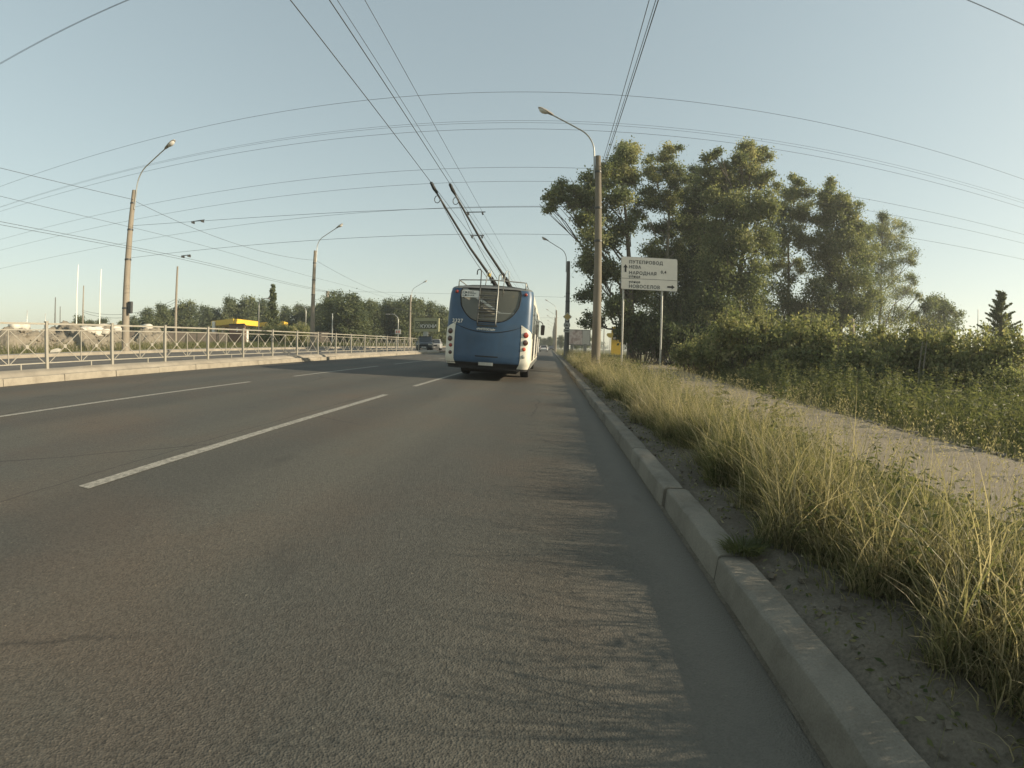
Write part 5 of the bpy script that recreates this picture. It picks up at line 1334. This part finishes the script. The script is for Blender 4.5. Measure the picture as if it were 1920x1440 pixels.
# ================================================================== CARS
def car(label, loc, rot, body, suv=True, group='cars on the road'):
    t = thing('car', label, 'car', loc, rot, group)
    Lc, Wc, Hc = (4.6, 1.82, 1.68) if suv else (4.4, 1.74, 1.45)
    z0, zb = .28, .95 if suv else .85
    # body: side outline with shaped bonnet, lofted across with tumblehome
    low = [(-2.2, .35), (-2.28, .55), (-2.22, .82), (-2.05, zb), (-.9, zb+.06), (.5, zb+.07), (1.9, zb+.02), (2.2, zb-.1), (2.28, .6), (2.2, .35), (1.75, .28), (-1.75, .28)]
    b = MB(); ws = [-1, -.93, .93, 1]; n = len(low)
    for w in ws:
        k = .95 if abs(w) == 1 else 1.0
        for x, z in low: b.v.append((w*Wc/2, x*k, .62+(z-.62)*k))
    for i in range(3):
        for j in range(n): b.f.append((i*n+j, i*n+(j+1) % n, (i+1)*n+(j+1) % n, (i+1)*n+j))
    b.f.append(tuple(range(n))); b.f.append(tuple(range(3*n, 4*n)))
    b.build('body', body, t, smooth=True)
    r0, r1 = (-.95, 1.75) if suv else (-.9, 1.35)
    c = MB(); hw0, hw1 = Wc/2*.9, Wc/2*.74
    base = [(-hw0, r0-.25, zb+.03), (hw0, r0-.25, zb+.03), (hw0, r1+.3, zb+.03), (-hw0, r1+.3, zb+.03)]; top = [(-hw1, r0+.5, Hc-.05), (hw1, r0+.5, Hc-.05), (hw1, r1-.05, Hc-.05), (-hw1, r1-.05, Hc-.05)]
    c.add(base+top, [(0, 1, 5, 4), (1, 2, 6, 5), (2, 3, 7, 6), (3, 0, 4, 7), (4, 5, 6, 7)]); c.build('windows', M_['carglass'], t)
    rf = MB().prism(rrect(hw1*2+.06, (r1-r0-.55)+.12, .15), (0, (r0+r1+.45)/2, Hc-.06), (1, 0, 0), (0, 1, 0), (0, 0, 1), .06).build('roof', body, t)
    for s in (-1, 1):
        for q0_, q1_ in (((s*hw0, r0-.25, zb+.03), (s*hw1, r0+.5, Hc-.05)), ((s*hw0, r1+.3, zb+.03), (s*hw1, r1-.05, Hc-.05)), ((s*hw0, .35, zb+.03), (s*hw1, .4, Hc-.05))):
            MB().tube([q0_, q1_], .035, 5).build('pillar', body, t)
        for yy in (-1.42, 1.42):
            w = MB().lathe([(.2, -.1), (.31, -.1), (.335, -.06), (.335, .06), (.31, .1), (.2, .1)], (0, 0, 0), 20, 'X').build('wheel', M_['rubber'], t, smooth=True, loc=(s*(Wc/2-.11), yy, .335))
            MB().lathe([(.2, -.08), (.2, .08), (.05, .1)], (0, 0, 0), 14, 'X').build('rim', M_['steel'], w)
        MB().box((s*Wc*.36, -2.2, .74), (.36, .14, .15)).build('headlight', M_['clear'], t)
        MB().box((s*Wc*.40, 2.2, .8), (.2, .1, .22)).build('tail_light', M_['red'], t)
        MB().box((s*(Wc/2+.08), r0, zb+.15), (.18, .1, .13)).build('mirror', body, t)
    MB().box((0, -2.25, .62), (.95, .06, .18)).build('grille', M_['black'], t)
    MB().box((0, -2.27, .42), (.52, .05, .11)).build('number_plate', M_['sign'], t)
    return t
cd = pm('car_dark', (.045, .05, .055), .25, .1, 3, spec=.6); cw = pm('car_white', (.6, .6, .57), .3, .05, 3, spec=.6); cg = pm('car_silver', (.33, .33, .32), .3, .05, 3, spec=.6)
p = at(797, 648, 52); car('dark off-road car behind the end of the median fence', (p.x, 52, zr(-13.5)), R(12), cd)
p = at(815, 648, 58); car('pale car right behind the dark car beyond the fence end', (p.x, 58, zr(-13)), R(10), cg, False)
p = at(1020, 641, 105); car('white car far ahead on the road right of the bus', (p.x, 105, zr(p.x)), R(180), cw, False)
p = at(1011, 639, 135); car('small silver car farthest ahead on the road', (p.x, 135, zr(p.x)), R(180), cg, False)
p = at(1034, 640, 150); car('dark car far ahead near the right kerb', (p.x, 150, zr(p.x)), 0, cd, True)

# ================================================================== HAZE
hz = MB().box((0, 230, 15), (1300, 620, 34)).build('haze', None); hz.data.materials.clear()
m = bpy.data.materials.new('haze_air'); m.use_nodes = True; t = m.node_tree; t.nodes.clear()
o_ = N(t, 'OutputMaterial'); pv = N(t, 'VolumePrincipled'); pv.inputs['Color'].default_value = (.92, .96, .96, 1); pv.inputs['Density'].default_value = HAZE
pv.inputs['Anisotropy'].default_value = .3
t.links.new(pv.outputs[0], o_.inputs['Volume']); hz.data.materials.append(m); tag(hz, 'thin pale evening haze over the whole place', 'haze', kind='stuff')
